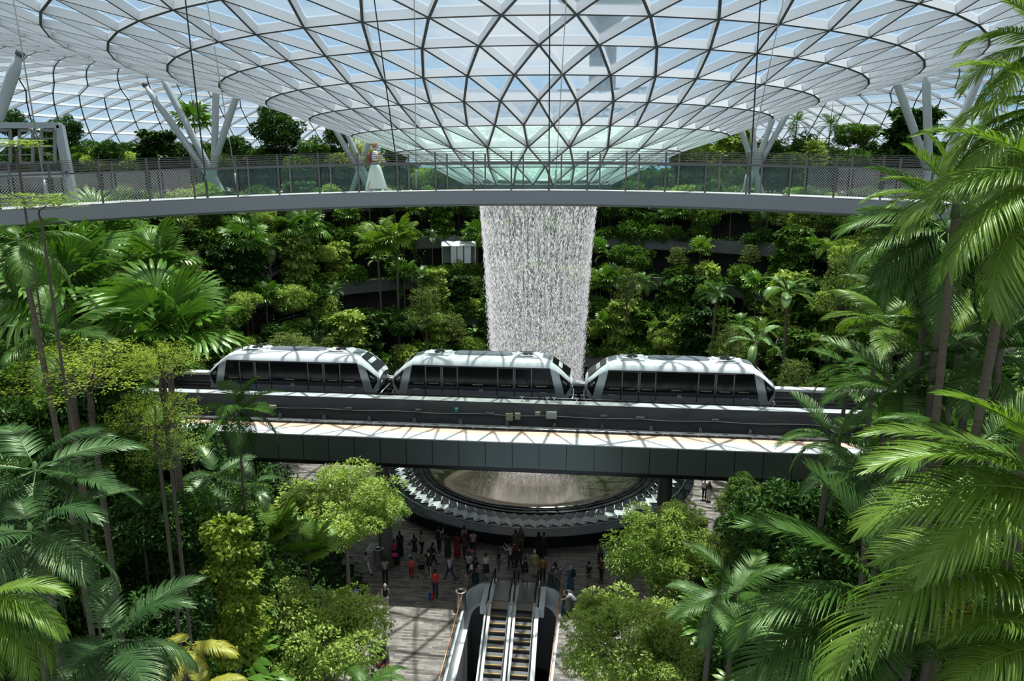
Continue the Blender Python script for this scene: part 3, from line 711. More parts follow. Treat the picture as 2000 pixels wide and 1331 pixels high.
# ================================================================== GUIDEWAY
GM=Matrix.Translation((-1.5,38.0,0))@Matrix.Rotation(R(-6),4,'Z')
def gw(name): 
    o=empty(name); o.matrix_world=GM; return o
gd=gw('elevated_guideway'); setp(gd,'elevated concrete train guideway with grey metal cladding and white edge ledge','guideway')
U0,U1=-46,46; ZT=9.65
def gbox(name,u0,u1,v0,v1,z0,z1,mat,parent=gd):
    mb=MB(); mb.box(((u0+u1)/2,(v0+v1)/2,(z0+z1)/2),(u1-u0,v1-v0,z1-z0)); return mb.build(name,mat,parent)
mb=MB(); mb.add([(U0,.35,7.7),(U1,.35,7.7),(U1,9.8,7.7),(U0,9.8,7.7),(U0,.35,8.7),(U1,.35,8.7),(U1,9.8,8.7),(U0,9.8,8.7)],[(0,1,2,3),(4,5,6,7),(0,4,5,1),(3,2,6,7)]); mb.build('deck_slab',M['track_dark'],gd)
# cladding panels, one by one
pw=1.52; k=0; u=-30.4
while u<30.4:
    mb=MB(); a=u+.018; b=u+pw-.018
    pr=[(.02,ZT-.02),(0,ZT-.1),(0,ZT-1.55),(.25,ZT-1.86),(.4,ZT-1.86)]
    vs=[(a,y,z) for y,z in pr]+[(b,y,z) for y,z in pr]; mb.add(vs,[(i,i+5,i+6,i+1) for i in range(4)])
    mb.build('cladding_panel',M['fascia'],gd); u+=pw
gbox('cladding_backing',U0,U1,.06,.3,ZT-1.8,ZT-.05,M['black'])
gbox('white_ledge',U0,U1,-.02,1.1,ZT-.06,ZT,M['ledge_white'])
mb=MB(); u=-30.4
while u<30.4: mb.box((u,.53,ZT+.002),(.02,1.1,.01)); u+=pw
mb.build('ledge_seams',M['grey_wall'],gd)
gbox('tan_walkway',U0,U1,1.1,1.85,ZT-.10,ZT-.02,M['ledge_tan'])
gbox('track_kerb',U0,U1,1.85,2.0,8.7,ZT+.04,M['black'])
for v,z in((1.95,ZT+.10),(2.18,ZT+.02)):
    mb=MB(); mb.tube([(U0,v,z),(U1,v,z)],.035,6); mb.build('power_rail',M['rail_metal'],gd)
mb=MB(); 
for i in range(60): mb.box((-30+i,1.98,ZT+.06),(.08,.12,.05))
mb.build('rail_clips',M['inox'],gd)  # small steel clips along the power rail, joined in one part
gbox('running_strip',U0,U1,2.35,2.85,8.7,9.05,M['barrier']); gbox('running_strip',U0,U1,3.55,3.8,8.7,9.2,M['barrier'])
gbox('guide_beam',U0,U1,3.05,3.25,8.7,9.3,M['rail_metal'])
# central barrier
mb=MB(); pr=[(4.25,8.7),(4.2,9.75),(4.1,9.85),(4.1,10.5),(4.2,10.6),(5.0,10.6),(5.05,10.5),(5.05,8.7)]
vs=[(U0,y,z) for y,z in pr]+[(U1,y,z) for y,z in pr]; n=len(pr); mb.add(vs,[(i,i+n,i+n+1,i+1) for i in range(n-1)]); mb.build('centre_barrier',M['barrier'],gd)
gbox('barrier_coping',U0,U1,4.12,4.85,10.6,10.63,M['barrier_top'])
mb=MB(); mb.tube([(U0,4.98,10.70),(U1,4.98,10.70)],.05,6); mb.build('coping_pipe',M['black'],gd)
mb=MB(); pts_=[(U0+i,4.02+.01*math.sin(i),9.86+.03*math.sin(i*1.3)) for i in range(93)]; mb.tube(pts_,.022,5); mb.build('signal_cable',M['box_cream'],gd)
mb=MB(); mb.tube([(U0,3.95,9.15),(U1,3.95,9.15)],.05,6); mb.tube([(U0,3.9,9.0),(U1,3.9,9.0)],.03,6); mb.build('power_rail',M['rail_metal'],gd)
for i in range(24):
    mb=MB(); u=-34+i*2.9; mb.box((u,3.98,9.42),(.14,.2,.12)); mb.box((u-.06,3.9,9.28),(.05,.12,.2)); mb.box((u+.06,3.9,9.28),(.05,.12,.2)); mb.build('rail_bracket',M['inox'],gd)
def gpos(px,py,v):
    """u,z of a picture spot on the vertical plane v of the guideway"""
    p0=GM@Vector((0,v,0)); nrmv=GM.to_3x3()@Vector((0,1,0)); r=at(px,py,d=1)-Vector((0,0,H)); t=(p0-Vector((0,0,H))).dot(nrmv)/r.dot(nrmv)
    q=GM.inverted()@(Vector((0,0,H))+r*t); return q.x,q.z
for px,py,w,h,mt,nme in((995,815,.44,.46,'box_tan','junction_box'),(1011,813.5,.34,.42,'box_tan','junction_box'),(1050,808.5,.32,.24,'box_tan','junction_box'),(1077,811.5,.66,.44,'box_cream','junction_box'),(891.5,801.5,.2,.26,'box_teal','marker_plate'),
        (817.5,801,.4,.12,'rail_metal','cable_clamp'),(957,807.5,.55,.12,'rail_metal','cable_clamp'),(1179,812.5,.4,.12,'rail_metal','cable_clamp'),(1250,816.5,.55,.12,'rail_metal','cable_clamp'),(1397,821,.4,.12,'rail_metal','cable_clamp'),(533,795,.45,.22,'box_tan','junction_box'),(680,798,.45,.12,'rail_metal','cable_clamp')):
    u,z=gpos(px,py,4.0); mb=MB(); mb.box((u,4.02,z),(w,.16,h)); mb.box((u,3.935,z),(w*.85,.02,h*.82)); o=mb.build(nme,M[mt],gd)
for px in(1019.5,1069,1082.5,1126.5):
    u,z=gpos(px,772,4.5); mb=MB(); mb.bar((u,4.45,10.6),(u,4.45,10.95),.05,.05); mb.bar((u-.12,4.45,10.97),(u,4.45,10.88),.05,.05); mb.bar((u+.12,4.45,10.97),(u,4.45,10.88),.05,.05); mb.box((u+.35,4.4,10.68),(.26,.2,.13)); mb.build('coping_sensor',M['inox'],gd)
gbox('track_bed',U0,U1,5.05,9.6,8.7,8.95,M['track_dark']); gbox('running_strip',U0,U1,6.5,7.0,8.95,9.3,M['barrier']); gbox('running_strip',U0,U1,8.2,8.7,8.95,9.3,M['barrier'])
gbox('far_parapet',U0,U1,9.6,10.1,8.0,10.25,M['barrier']); gbox('parapet_cap',U0,U1,9.55,10.25,10.25,10.42,M['ledge_white'])
for z in(9.55,9.8): gbox('conductor_rail',U0,U1,9.5,9.56,z,z+.07,M['rail_metal'])
# pillars
for px,label in((752,'round grey pillar under the guideway beside the litter bin'),(1295,'round grey pillar under the guideway behind the leafy plaza trees')):
    p=at(px,1090 if px<1000 else 1085,z=0); 
    pl=empty('guideway_pillar',(p.x,p.y+.45,0)); setp(pl,label,'pillar')
    mb=MB(); mb.lathe([(.55,0),(.55,.1),(.46,.14),(.46,7.2)],28); mb.build('shaft',M['pillar'],pl)
    mb=MB(); mb.box((0,1.5,7.4),(1.3,6.5,.6)); q=mb.build('crosshead',M['pillar'],pl); q.rotation_euler=(0,0,R(-6))

# ================================================================== TRAIN
def text_mesh(s,size,mat,name):
    cu=bpy.data.curves.new(name,'FONT'); cu.body=s; cu.size=size; cu.align_x='CENTER'; cu.align_y='CENTER'; cu.extrude=.004
    t=bpy.data.objects.new(name,cu); C.objects.link(t); dg=bpy.context.evaluated_depsgraph_get(); me=bpy.data.meshes.new_from_object(t.evaluated_get(dg)); bpy.data.objects.remove(t); me.materials.clear(); me.materials.append(mat); return me
LT=11.75; ZS=2.95
def Tt(x): 
    x=min(x,LT-x); P=[(0,2.15),(.10,2.32),(.8,2.93),(1.45,3.36),(1.95,3.5),(99,3.5)]
    for (a,b),(c,d) in zip(P,P[1:]):
        if x<=c: return b+(d-b)*(x-a)/(c-a)
def Bt(x):
    x=min(x,LT-x); P=[(0,1.45),(.12,1.15),(.55,.50),(.8,.35),(99,.35)]
    for (a,b),(c,d) in zip(P,P[1:]):
        if x<=c: return b+(d-b)*(x-a)/(c-a)
def Wt(x):
    x=min(x,LT-x); P=[(0,1.08),(.10,1.20),(.5,1.31),(.85,1.345),(99,1.345)]
    for (a,b),(c,d) in zip(P,P[1:]):
        if x<=c: return b+(d-b)*(x-a)/(c-a)
def car(uc,label,num):
    c=gw('train_car'); c.matrix_world=GM@Matrix.Translation((uc-LT/2,7.62,9.3)); setp(c,label,'train','coupled train cars on the guideway')
    st=[0,.1,.35,.6,.8,1.1,1.45,1.7,1.95,LT/2]; st=st+[LT-s for s in st[-2::-1]]
    mb=MB(); secs=[]
    for x in st:
        t,b,w=Tt(x),Bt(x),Wt(x); sh=min(ZS,t-.30 if t<3.3 else ZS)
        half=[(w*.9,b),(w,b+.12),(w,sh-.3),(w-.015,sh),(w-.13,sh+(t-sh)*.55),(w-.42,t-.07),(w-.75,t)]
        secs.append([(x,-y,z) for y,z in half]+[(x,y,z) for y,z in half[::-1]])
    n=len(secs[0]); vs=[p for s in secs for p in s]; fs=[];mi=[]
    for i in range(len(secs)-1):
        for j in range(n):
            k=(j+1)%n; f=(i*n+j,i*n+k,(i+1)*n+k,(i+1)*n+j); 
            mb.add([],[] ); mb.f.append(f); mb.m.append(1 if j in(3,4,5,6,7,8,9) else (2 if j==n-1 else 0)); mb.sm.append(j in(3,4,5,7,8,9))
    mb.v=vs; mb.f.append(tuple(range(n))); mb.m.append(3); mb.sm.append(False); mb.f.append(tuple((len(secs)-1)*n+j for j in range(n))[::-1]); mb.m.append(3); mb.sm.append(False)
    mb.build('body_shell',[M['train_silver'],M['train_white'],M['black'],M['train_band']],c)
    for sd in(-1,1):
        y=sd*1.352
        def pan(name,pts,mat,o=0,parent=c):
            mb=MB(); q=[(x,y+sd*o,z) for x,z in pts]; q2=[(x,y+sd*(o-.02),z) for x,z in pts]; m_=len(pts)
            mb.add(q+q2,[tuple(range(m_)) if sd<0 else tuple(range(m_))[::-1]]+[(i,(i+1)%m_,m_+(i+1)%m_,m_+i) for i in range(m_)]); return mb.build(name,M[mat],parent)
        xt0,xt1=1.42,LT-1.42; xb0,xb1=.86,LT-.86
        def xe(z,s): f=(2.93-z)/2.4; return (xt0-(xt0-xb0)*f) if s<0 else (xt1+(xb1-xt1)*f)
        pan('lower_skirt',[(xe(1.38,-1),1.38),(xe(1.38,1),1.38),(xe(.42,1),.42),(xe(.42,-1),.42)],'train_skirt')
        pan('waist_band',[(xe(1.58,-1),1.6),(xe(1.58,1),1.6),(xe(1.38,1),1.38),(xe(1.38,-1),1.38)],'train_band')
        seams=[2.95,4.02,5.09-.02,7.42-.75,7.73,8.80]
        seams=[2.25,3.35,4.42,6.95,8.05,9.2]
        xs=[None]+seams+[None]; kinds=['side_window','door','door','side_window','door','door','side_window']
        for i in range(7):
            a,b=xs[i],xs[i+1]
            tl=(a+.02 if a else xe(2.93,-1)); bl=(a+.02 if a else xe(1.62,-1)); tr_=(b-.02 if b else xe(2.93,1)); br=(b-.02 if b else xe(1.62,1))
            if kinds[i]=='door':
                d=pan('door',[(tl,2.95),(tr_,2.95),(tr_,.45),(tl,.45)],'train_skirt',.012); pan('door_glass',[(tl+.06,2.9),(tr_-.06,2.9),(tr_-.06,1.62),(tl+.06,1.62)],'train_glass',.02,d)
                pan('door_waist',[(tl,1.6),(tr_,1.6),(tr_,1.38),(tl,1.38)],'train_band',.017,d)
            else: pan('side_window',[(tl,2.93),(tr_,2.93),(br,1.62),(bl,1.62)],'train_glass',.01)
            pan('window_reflection_streak',[((tl+tr_)/2-.33,1.80),((tl+tr_)/2+.33,1.80),((tl+tr_)/2+.33,1.765),((tl+tr_)/2-.33,1.765)],'box_tan',.024)  # thin tan strip painted as the light streak reflected in the glass
        for sx in seams: pan('door_seam',[(sx-.022,2.95),(sx+.022,2.95),(sx+.022,.42),(sx-.022,.42)],'black',.016)
        pan('gutter',[(1.4,3.0),(LT-1.4,3.0),(LT-1.4,2.93),(1.4,2.93)],'train_band',.03)
        for e in(0,1):
            f=(lambda x:x) if e==0 else (lambda x:LT-x)
            # quarter window follows the tapering side
            q=[(f(.84),2.66),(f(.14),2.05),(f(.14),1.72),(f(.46),1.22)]
            mb=MB(); mb.add([(x,sd*(Wt(x)+.015),z) for x,z in q],[(0,1,2,3)]); mb.build('quarter_window',M['train_glass'],c)
        if sd<0:
            me=text_mesh(num,.26,M['white_paint'],'car_number'); o=link('car_number',me,c,Matrix.Translation((LT/2-.0,y-.03,1.40))@Matrix.Rotation(PI/2,4,'X'))
            for lx in((1.5,9.75) if num!='02' else (9.75,)):
                me=text_mesh('CHANGI',.105,M['white_paint'],'operator_lettering'); link('operator_lettering',me,c,Matrix.Translation((lx+.16,y-.03,1.38))@Matrix.Rotation(PI/2,4,'X'))
                mb=MB(); mb.add([(lx-.22,y-.03,1.44),(lx-.10,y-.03,1.40),(lx-.13,y-.03,1.32),(lx-.17,y-.03,1.38)],[(0,1,2,3)]); mb.build('operator_mark',M['red_paint'],c)
    for e in(0,1):
        f=(lambda x:x) if e==0 else (lambda x:LT-x); sg=-1 if e==0 else 1
        a=(.16,2.40);b=(1.30,3.28)
        mb=MB(); w0,w1=.92,.72; nx_,nz_=-.6*.02,.8*.02
        mb.add([(f(a[0]-.012),-w0,a[1]+.012),(f(a[0]-.012),w0,a[1]+.012),(f(b[0]-.012),w1,b[1]+.016),(f(b[0]-.012),-w1,b[1]+.016)],[(0,1,2,3)]); mb.build('windscreen',M['train_glass'],c)
        mb=MB(); mb.add([(f(1.42),-.60,3.36),(f(1.42),.60,3.36),(f(1.93),.55,3.51),(f(1.93),-.55,3.51)],[(0,1,2,3)]); mb.build('roof_fairing',M['train_roofpad'],c)
        mb=MB(); mb.box((f(-.05),0,.72),(.5,1.0,.16)); mb.bar((f(-.30),0,.75),(f(.3),0,.75),.22,.2); mb.build('coupler',M['black'],c)
        mb=MB(); mb.tube([(f(.72),-1.32,.40),(f(.2),-1.12,.62),(f(-.06),-.9,1.0),(f(-.06),.9,1.0),(f(.2),1.12,.62),(f(.72),1.32,.40)],.05,6); mb.build('bumper',M['train_silver'],c)
        for sy in(-.7,.7):
            mb=MB(); mb.box((f(.0),sy,1.62),(.06,.3,.16)); mb.build('headlamp',M['white_gloss'],c)
        x0=f(2.95)
        ac=MB(); ac.box((x0,0,3.515),(1.5,1.5,.05)); a_=ac.build('roof_unit',M['train_white'],c)
        mb=MB(); mb.lathe([(.0,3.60),(.33,3.60),(.36,3.56)],20,(x0,.12,0)); mb.build('fan',M['black'],a_)
        mb=MB(); mb.box((x0-.1,-.62,3.575),(1.0,.10,.02)); mb.box((x0-.1,.66,3.575),(1.0,.10,.02)); mb.build('vent_slot',M['black'],a_)
    mb=MB(); 
    n_=12; pr=[]
    for i in range(n_+1): a=PI/2+PI*i/n_; pr.append((LT/2-1.45+.42*math.cos(a),.05+.42*math.sin(a)))
    for i in range(n_+1): a=-PI/2+PI*i/n_; pr.append((LT/2+1.45+.42*math.cos(a),.05+.42*math.sin(a)))
    m_=len(pr); mb.add([(x,y,3.60) for x,y in pr]+[(LT/2+(x-LT/2)*1.05,.05+(y-.05)*1.2,3.49) for x,y in pr],[tuple(range(m_))]+[(i,i+m_,(i+1)%m_+m_,(i+1)%m_) for i in range(m_)]); mb.build('roof_pod',M['train_roofpad'],c)
    for x in(1.95,3.75,LT-3.75,LT-1.95): 
        mb=MB(); mb.box((x,0,3.505),(.02,1.1,.012)); mb.build('roof_seam',M['train_roofpad'],c)
    for x in(2.2,LT-2.2):
        for sy in(-.85,.85):
            mb=MB(); mb.lathe([(.0,-.14),(.40,-.14),(.44,-.08),(.44,.08),(.40,.14),(.0,.14)],20); o=mb.build('wheel',M['black_rubber'],c); o.matrix_local=Matrix.Translation((x,sy,.44))@Matrix.Rotation(PI/2,4,'X')
def ucar(pxl,pxr):
    a=gpos(pxl,740,6.28)[0]; b=gpos(pxr,740,6.28)[0]; return (a+b)/2
u2=ucar(763,1119); u3=ucar(1141,1522); pitch=(u3-u2)
car(u2-pitch,'train car numbered 02, partly hidden behind palm leaves','02')
car(u2,'middle train car numbered 19 in front of the waterfall','19')
car(u3,'train car numbered 06, nearest the big palm fronds','06')
print('CAR',u2,u3,pitch)

# ================================================================== FOOTBRIDGE
RB=24.0; BX=-1.0; BY=25.1
def bz(x): return 23.6-.0021*(x-.5)**2
def bp(th,off_=0,dz=0):
    x=BX+(RB+off_)*math.sin(th); y=BY-RB+(RB+off_)*math.cos(th); return Vector((x,y,bz(BX+RB*math.sin(th))+dz))
BW=2.4
br=empty('footbridge',(BX,BY,23)); setp(br,'long curved grey footbridge with glass sides hung on cables above the train','bridge')
def sweep(prof,t0,t1,n,name,mat,parent=br,closed=True,mis=None):
    mb=MB(); k=len(prof)
    o=Vector((BX,BY,23))
    for i in range(n+1):
        th=t0+(t1-t0)*i/n
        for (of,dz) in prof: mb.v.append(tuple(bp(th,of,dz)-o))
    for i in range(n):
        for j in range(k if closed else k-1):
            mb.f.append((i*k+j,i*k+(j+1)%k,(i+1)*k+(j+1)%k,(i+1)*k+j)); mb.m.append(0); mb.sm.append(False)
    return mb.build(name,mat,parent)
T0,T1=R(-62),R(66)
sweep([(-.12,0),(-.14,-.42),(-.05,-.47),(.5,-.52),(BW-.5,-.52),(BW+.05,-.47),(BW+.12,0)],T0,T1,90,'box_girder',M['bridge_beam'])
sweep([(-.06,.01),(BW+.06,.01),(BW+.06,.03),(-.06,.03)],T0,T1,90,'deck',M['bridge_deck'])
dth=1.29/RB
for side,of,hh in((0,0,1.32),(1,BW,1.32)):
    sweep([(of-.03,.93),(of+.03,.93),(of+.03,.98),(of-.03,.98)],T0,T1,90,'handrail',M['post'])
    for z in(1.05,1.12,1.19,1.26,1.32): sweep([(of-.008,z-.008),(of+.008,z-.008),(of+.008,z+.008),(of-.008,z+.008)],T0,T1,60,'guard_wire',M['post'])
    kk=0; th=T0+.01+(0 if side==0 else .02)
    o=Vector((BX,BY,23))
    # phase the near posts
    base_th=math.asin((at(1072,373,d=24.6).x-BX)/RB)
    ths=[base_th+i*dth+(.013 if side else 0) for i in range(-22,23) if T0<base_th+i*dth<T1]
    for i,th in enumerate(ths):
        mb=MB(); t=(bp(th+.01,of)-bp(th-.01,of)).normalized()
        mb.bar(bp(th,of,-.05)-o,bp(th,of,hh)-o,.04,.06,t); mb.bar(bp(th,of,-.25)-o,bp(th,of,0)-o,.07,.10,t); mb.build('post',M['post'],br)
        if i+1<len(ths):
            t2=ths[i+1]; a,b=bp(th+.003,of)-o,bp(t2-.003,of)-o; x=(bp(th,of).x)
            if -10.8<x<9.0:
                mb=MB(); mb.add([a+Vector((0,0,.06)),b+Vector((0,0,.06)),b+Vector((0,0,.93)),a+Vector((0,0,.93))],[(0,1,2,3)]); mb.build('glass_panel',M['glass_rail'],br)
            elif -17<x<14:
                mb=MB(); nn=15; hz=.87
                for q in range(-nn,nn*1+1):
                    for s_ in(1,-1):
                        # diagonal wires clipped to the panel
                        x0=q/nn; p0=[];
                        xa,xb=x0,x0+.62
                        if s_<0: xa,xb=x0+.62,x0
                        za,zb=0.,1.
                        def clip(xa,za,xb,zb):
                            if xa>xb: xa,za,xb,zb=xb,zb,xa,za
                            if xb<=0 or xa>=1: return None
                            if xa<0: za=za+(zb-za)*(0-xa)/(xb-xa); xa=0
                            if xb>1: zb=za+(zb-za)*(1-xa)/(xb-xa); xb=1
                            return xa,za,xb,zb
                        c_=clip(xa,za,xb,zb)
                        if c_:
                            xa,za,xb,zb=c_; mb.bar(a.lerp(b,xa)+Vector((0,0,.06+za*hz)),a.lerp(b,xb)+Vector((0,0,.06+zb*hz)),.008,.008,ends=False)
                mb.build('wire_mesh_panel',M['cable_light'],br)
# hanging cables
for (xb,yb,xt,dk,dd,up) in((94,400,26,0,21.2,1),(782,373,731,1,24.7,1),(1072,373,1074,1,24.6,1),(1463,385,1485,1,23.3,1),(406,389,362,1,23.2,1),(465,378,404,0,26,1),(813,369,809,0,27,1),(1084,369,1106,0,27,1),(1450,380,1530,0,25.5,1)):
    a=at(xb,yb,d=dd); 
    b0=at(xt,0,y=a.y); b=a+(b0-a)*((35.2-a.z)/(b0.z-a.z))
    o=Vector((BX,BY,23)); mb=MB(); mb.tube([a-o,b-o],.022 if dk else .017,6); mb.tube([a-o,a-o+(b-a)*.06],.04,6); mb.build('suspension_cable',M['cable_dark'] if dk else M['cable_light'],br)

# ================================================================== ROOF STRUTS
def strut(x0,y0,x1,y1,Y,rad,label,group,Yb=None):
    a=at(x0,y0,y=Y); b=at(x1,y1,y=Yb or Y); b2=b+(b-a)*((21.5-b.z)/(b.z-a.z)) if abs(b.z-a.z)>.1 else b
    if b2.z<21.4: b2.z=21.5
    s=empty('roof_strut',b2); setp(s,label,'column',group)
    mb=MB(); t=a+(a-b2).normalized()*.6; mb.tube([(0,0,0),(a-b2)*.06,(a-b2)*.94,(t-b2)],[rad*.6,rad,rad,rad*.45],12); mb.build('tube',M['strut'],s)
    mb=MB(); mb.tube([(t-b2)*.985,(t-b2)*1.01],rad*.75,10); mb.build('head_joint',M['steel_dark'],s)
g1='slanting struts behind the fan palm left of the footbridge middle'
for q in((289,175,353,266),(318,154,402,315),(422,171,420,252),(465,178,430,283)): strut(*q,80,.36,'slanting pale tubular roof strut standing among the trees around the tall fan palm',g1)
g1='slanting struts between the roof funnel and the right hand trees'
for q in((1442,236,1463,301),(1468,231,1475,315),(1517,210,1482,308),(1552,196,1496,297)): strut(*q,85,.34,'slanting pale tubular roof strut in the cluster right of the roof funnel',g1)
g1='roof struts partly behind the big palms'
for q in((1743,136,1797,290),(1809,150,1813,290),(1926,115,1856,290)): strut(*q,76,.40,'slanting pale tubular roof strut near the big palms at far right',g1)
g1='struts beside the walking woman'
for q in((650,245,694,322),(674,252,702,315),(722,270,712,300)): strut(*q,88,.33,'pale tubular roof strut just behind the woman in the white skirt',g1)
strut(34,120,-4,230,52,.38,'thick grey roof strut at the far left edge above the lift frame',None)
# ================================================================== LIFT FRAME
lf=empty('lift_frame',at(40,400,y=45)); setp(lf,'white steel lift tower frame with glass and dark doors at far left','lift tower'); lo=lf.location.copy()
def wpt(px,py,Y): return at(px,py,y=Y)-lo
mb=MB()
corn={}
for nme,Y,xs_ in(('f',45,(-40,118)),('b',51,(-40,112))):
    for k,x in enumerate(xs_):
        a=wpt(x,245,Y); b=wpt(x+(19 if k else 0),345,Y); b=a+(b-a)*2.0; corn[nme,k]=(a,b); mb.bar(a,b,.34,.34,Vector((0,1,0)))
for f in('f','b'): 
    for s in(0,.48,.95): mb.bar(corn[f,0][0].lerp(corn[f,0][1],s),corn[f,1][0].lerp(corn[f,1][1],s),.34,.34)
for k in(0,1):
    for s in(0,.48,.95): mb.bar(corn['f',k][0].lerp(corn['f',k][1],s),corn['b',k][0].lerp(corn['b',k][1],s),.3,.3)
mb.build('frame',M['strut'],lf)
for i in range(3):
    mb=MB(); x=[8,52,95][i]; a=wpt(x-14,255,46.5); b=wpt(x-14,318,46.5); c=wpt(x+12,255,46.5); d=wpt(x+12,318,46.5)
    for p,q in((a,b),(c,d),(a,c),(b,d)): mb.bar(p,q,.14,.14,Vector((0,1,0)))
    for s in(.25,.5,.75): mb.bar(a.lerp(b,s),c.lerp(d,s),.08,.08)
    mb.build('lift_rail',M['grey_wall'],lf)
for x in(10,70):
    a=wpt(x-14,322,46); c=wpt(x+10,368,46); mb=MB(); mb.add([a,Vector((c.x,a.y,a.z)),Vector((c.x,a.y,c.z)),Vector((a.x,a.y,c.z))],[(0,1,2,3)]); mb.box(((a.x+c.x)/2,a.y-.05,a.z),(c.x-a.x+.2,.2,.15)); mb.build('lift_door',M['black'],lf)
# ================================================================== MARQUEE on the terrace
p=at(897,497,y=88.6); mq=empty('canopy_tent',(p.x,p.y,p.z-1.2)); setp(mq,'small white canopy tent with drapes on the terrace just left of the waterfall','tent')
mb=MB(); n=12
for i in range(n+1):
    x=-2.1+4.2*i/n; mb.v+= [(x,-1.1,2.3),(x,-.3,2.75+.12*abs(math.sin(i*PI/4))),(x,1.2,2.6)]
for i in range(n):
    for j in range(2): mb.f.append((i*3+j,i*3+3+j,i*3+4+j,i*3+1+j)); mb.m.append(0); mb.sm.append(True)
mb.build('roof_cloth',M['tent'],mq)
for x0,x1 in((-.95,-.25),(-.15,.55),(.7,1.5)):
    mb=MB(); 
    for i in range(9): x=x0+(x1-x0)*i/8; mb.v+= [(x,-1.0+.05*(i%2),2.25),(x*.97,-1.0+.08*(i%2),.2)]
    for i in range(8): mb.f.append((i*2,i*2+2,i*2+3,i*2+1)); mb.m.append(0); mb.sm.append(False)
    mb.build('drape',M['tent'],mq)
for x in(-2,2):
    for y in(-1,1.1):
        mb=MB(); mb.bar((x,y,0),(x,y,2.4),.08,.08); mb.build('leg',M['inox'],mq)
mb=MB(); mb.box((0,.6,1.2),(3.9,.1,2.2)); mb.build('back_panel',M['grey_wall'],mq)

# ================================================================== PEOPLE
SK={'light':pbr('skin_light',(.62,.40,.30),.55),'tan':pbr('skin_tan',(.42,.25,.16),.55),'brown':pbr('skin_brown',(.20,.11,.07),.55)}
def skin(verts,edges,rads,name,root=0,sub=1):
    me=bpy.data.meshes.new(name); me.from_pydata([tuple(v) for v in verts],edges,[]); o=bpy.data.objects.new(name,me); C.objects.link(o)
    o.modifiers.new('s','SKIN'); s=me.skin_vertices[0].data
    for i,r in enumerate(rads): s[i].radius=(r,r) if not hasattr(r,'__len__') else r; s[i].use_root=(i==root)
    m=o.modifiers.new('b','SUBSURF'); m.levels=sub; m.render_levels=sub
    dg=bpy.context.evaluated_depsgraph_get(); res=bpy.data.meshes.new_from_object(o.evaluated_get(dg)); res.name=name; bpy.data.objects.remove(o)
    res.polygons.foreach_set('use_smooth',[True]*len(res.polygons)); return res
V3=Vector
def joints(pose):
    """figure facing +Y, 1.70 m tall, feet at z=0"""
    lean=pose.get('lean',0); hip=V3((0,0,.93+pose.get('dz',0)))
    Rx=Matrix.Rotation(-lean,3,'X')
    def up(v): return hip+Rx@V3(v)
    J={'pelvis':hip,'waist':up((0,0,.16)),'chest':up((0,0,.36)),'neck':up((0,.0,.55)),'neck2':up((0,.015,.60)),'head':up((0,.03,.70))}
    for s,n in((-1,'L'),(1,'R')):
        J['sh'+n]=up((s*.17,0,.50)); J['hp'+n]=hip+V3((s*.09,0,-.03))
        a,b=pose.get('arm'+n,(0,.15)); # swing of the upper arm, bend of the elbow
        out=pose.get('out',.12)
        d1=V3((s*out,math.sin(a),-math.cos(a))).normalized(); J['el'+n]=J['sh'+n]+d1*.28
        d2=V3((s*out*.3-(s*.25 if b>.9 else 0),math.sin(a+b),-math.cos(a+b))).normalized(); J['wr'+n]=J['el'+n]+d2*.24; J['ha'+n]=J['wr'+n]+d2*.08; J['d'+n]=d2
        t,k=pose.get('leg'+n,(0,0))
        d3=V3((s*.02,math.sin(t),-math.cos(t))).normalized(); J['kn'+n]=J['hp'+n]+d3*.42
        d4=V3((0,math.sin(t-k),-math.cos(t-k))); J['an'+n]=J['kn'+n]+d4*.41; J['to'+n]=J['an'+n]+V3((s*.02,.15,-.045))
    return J
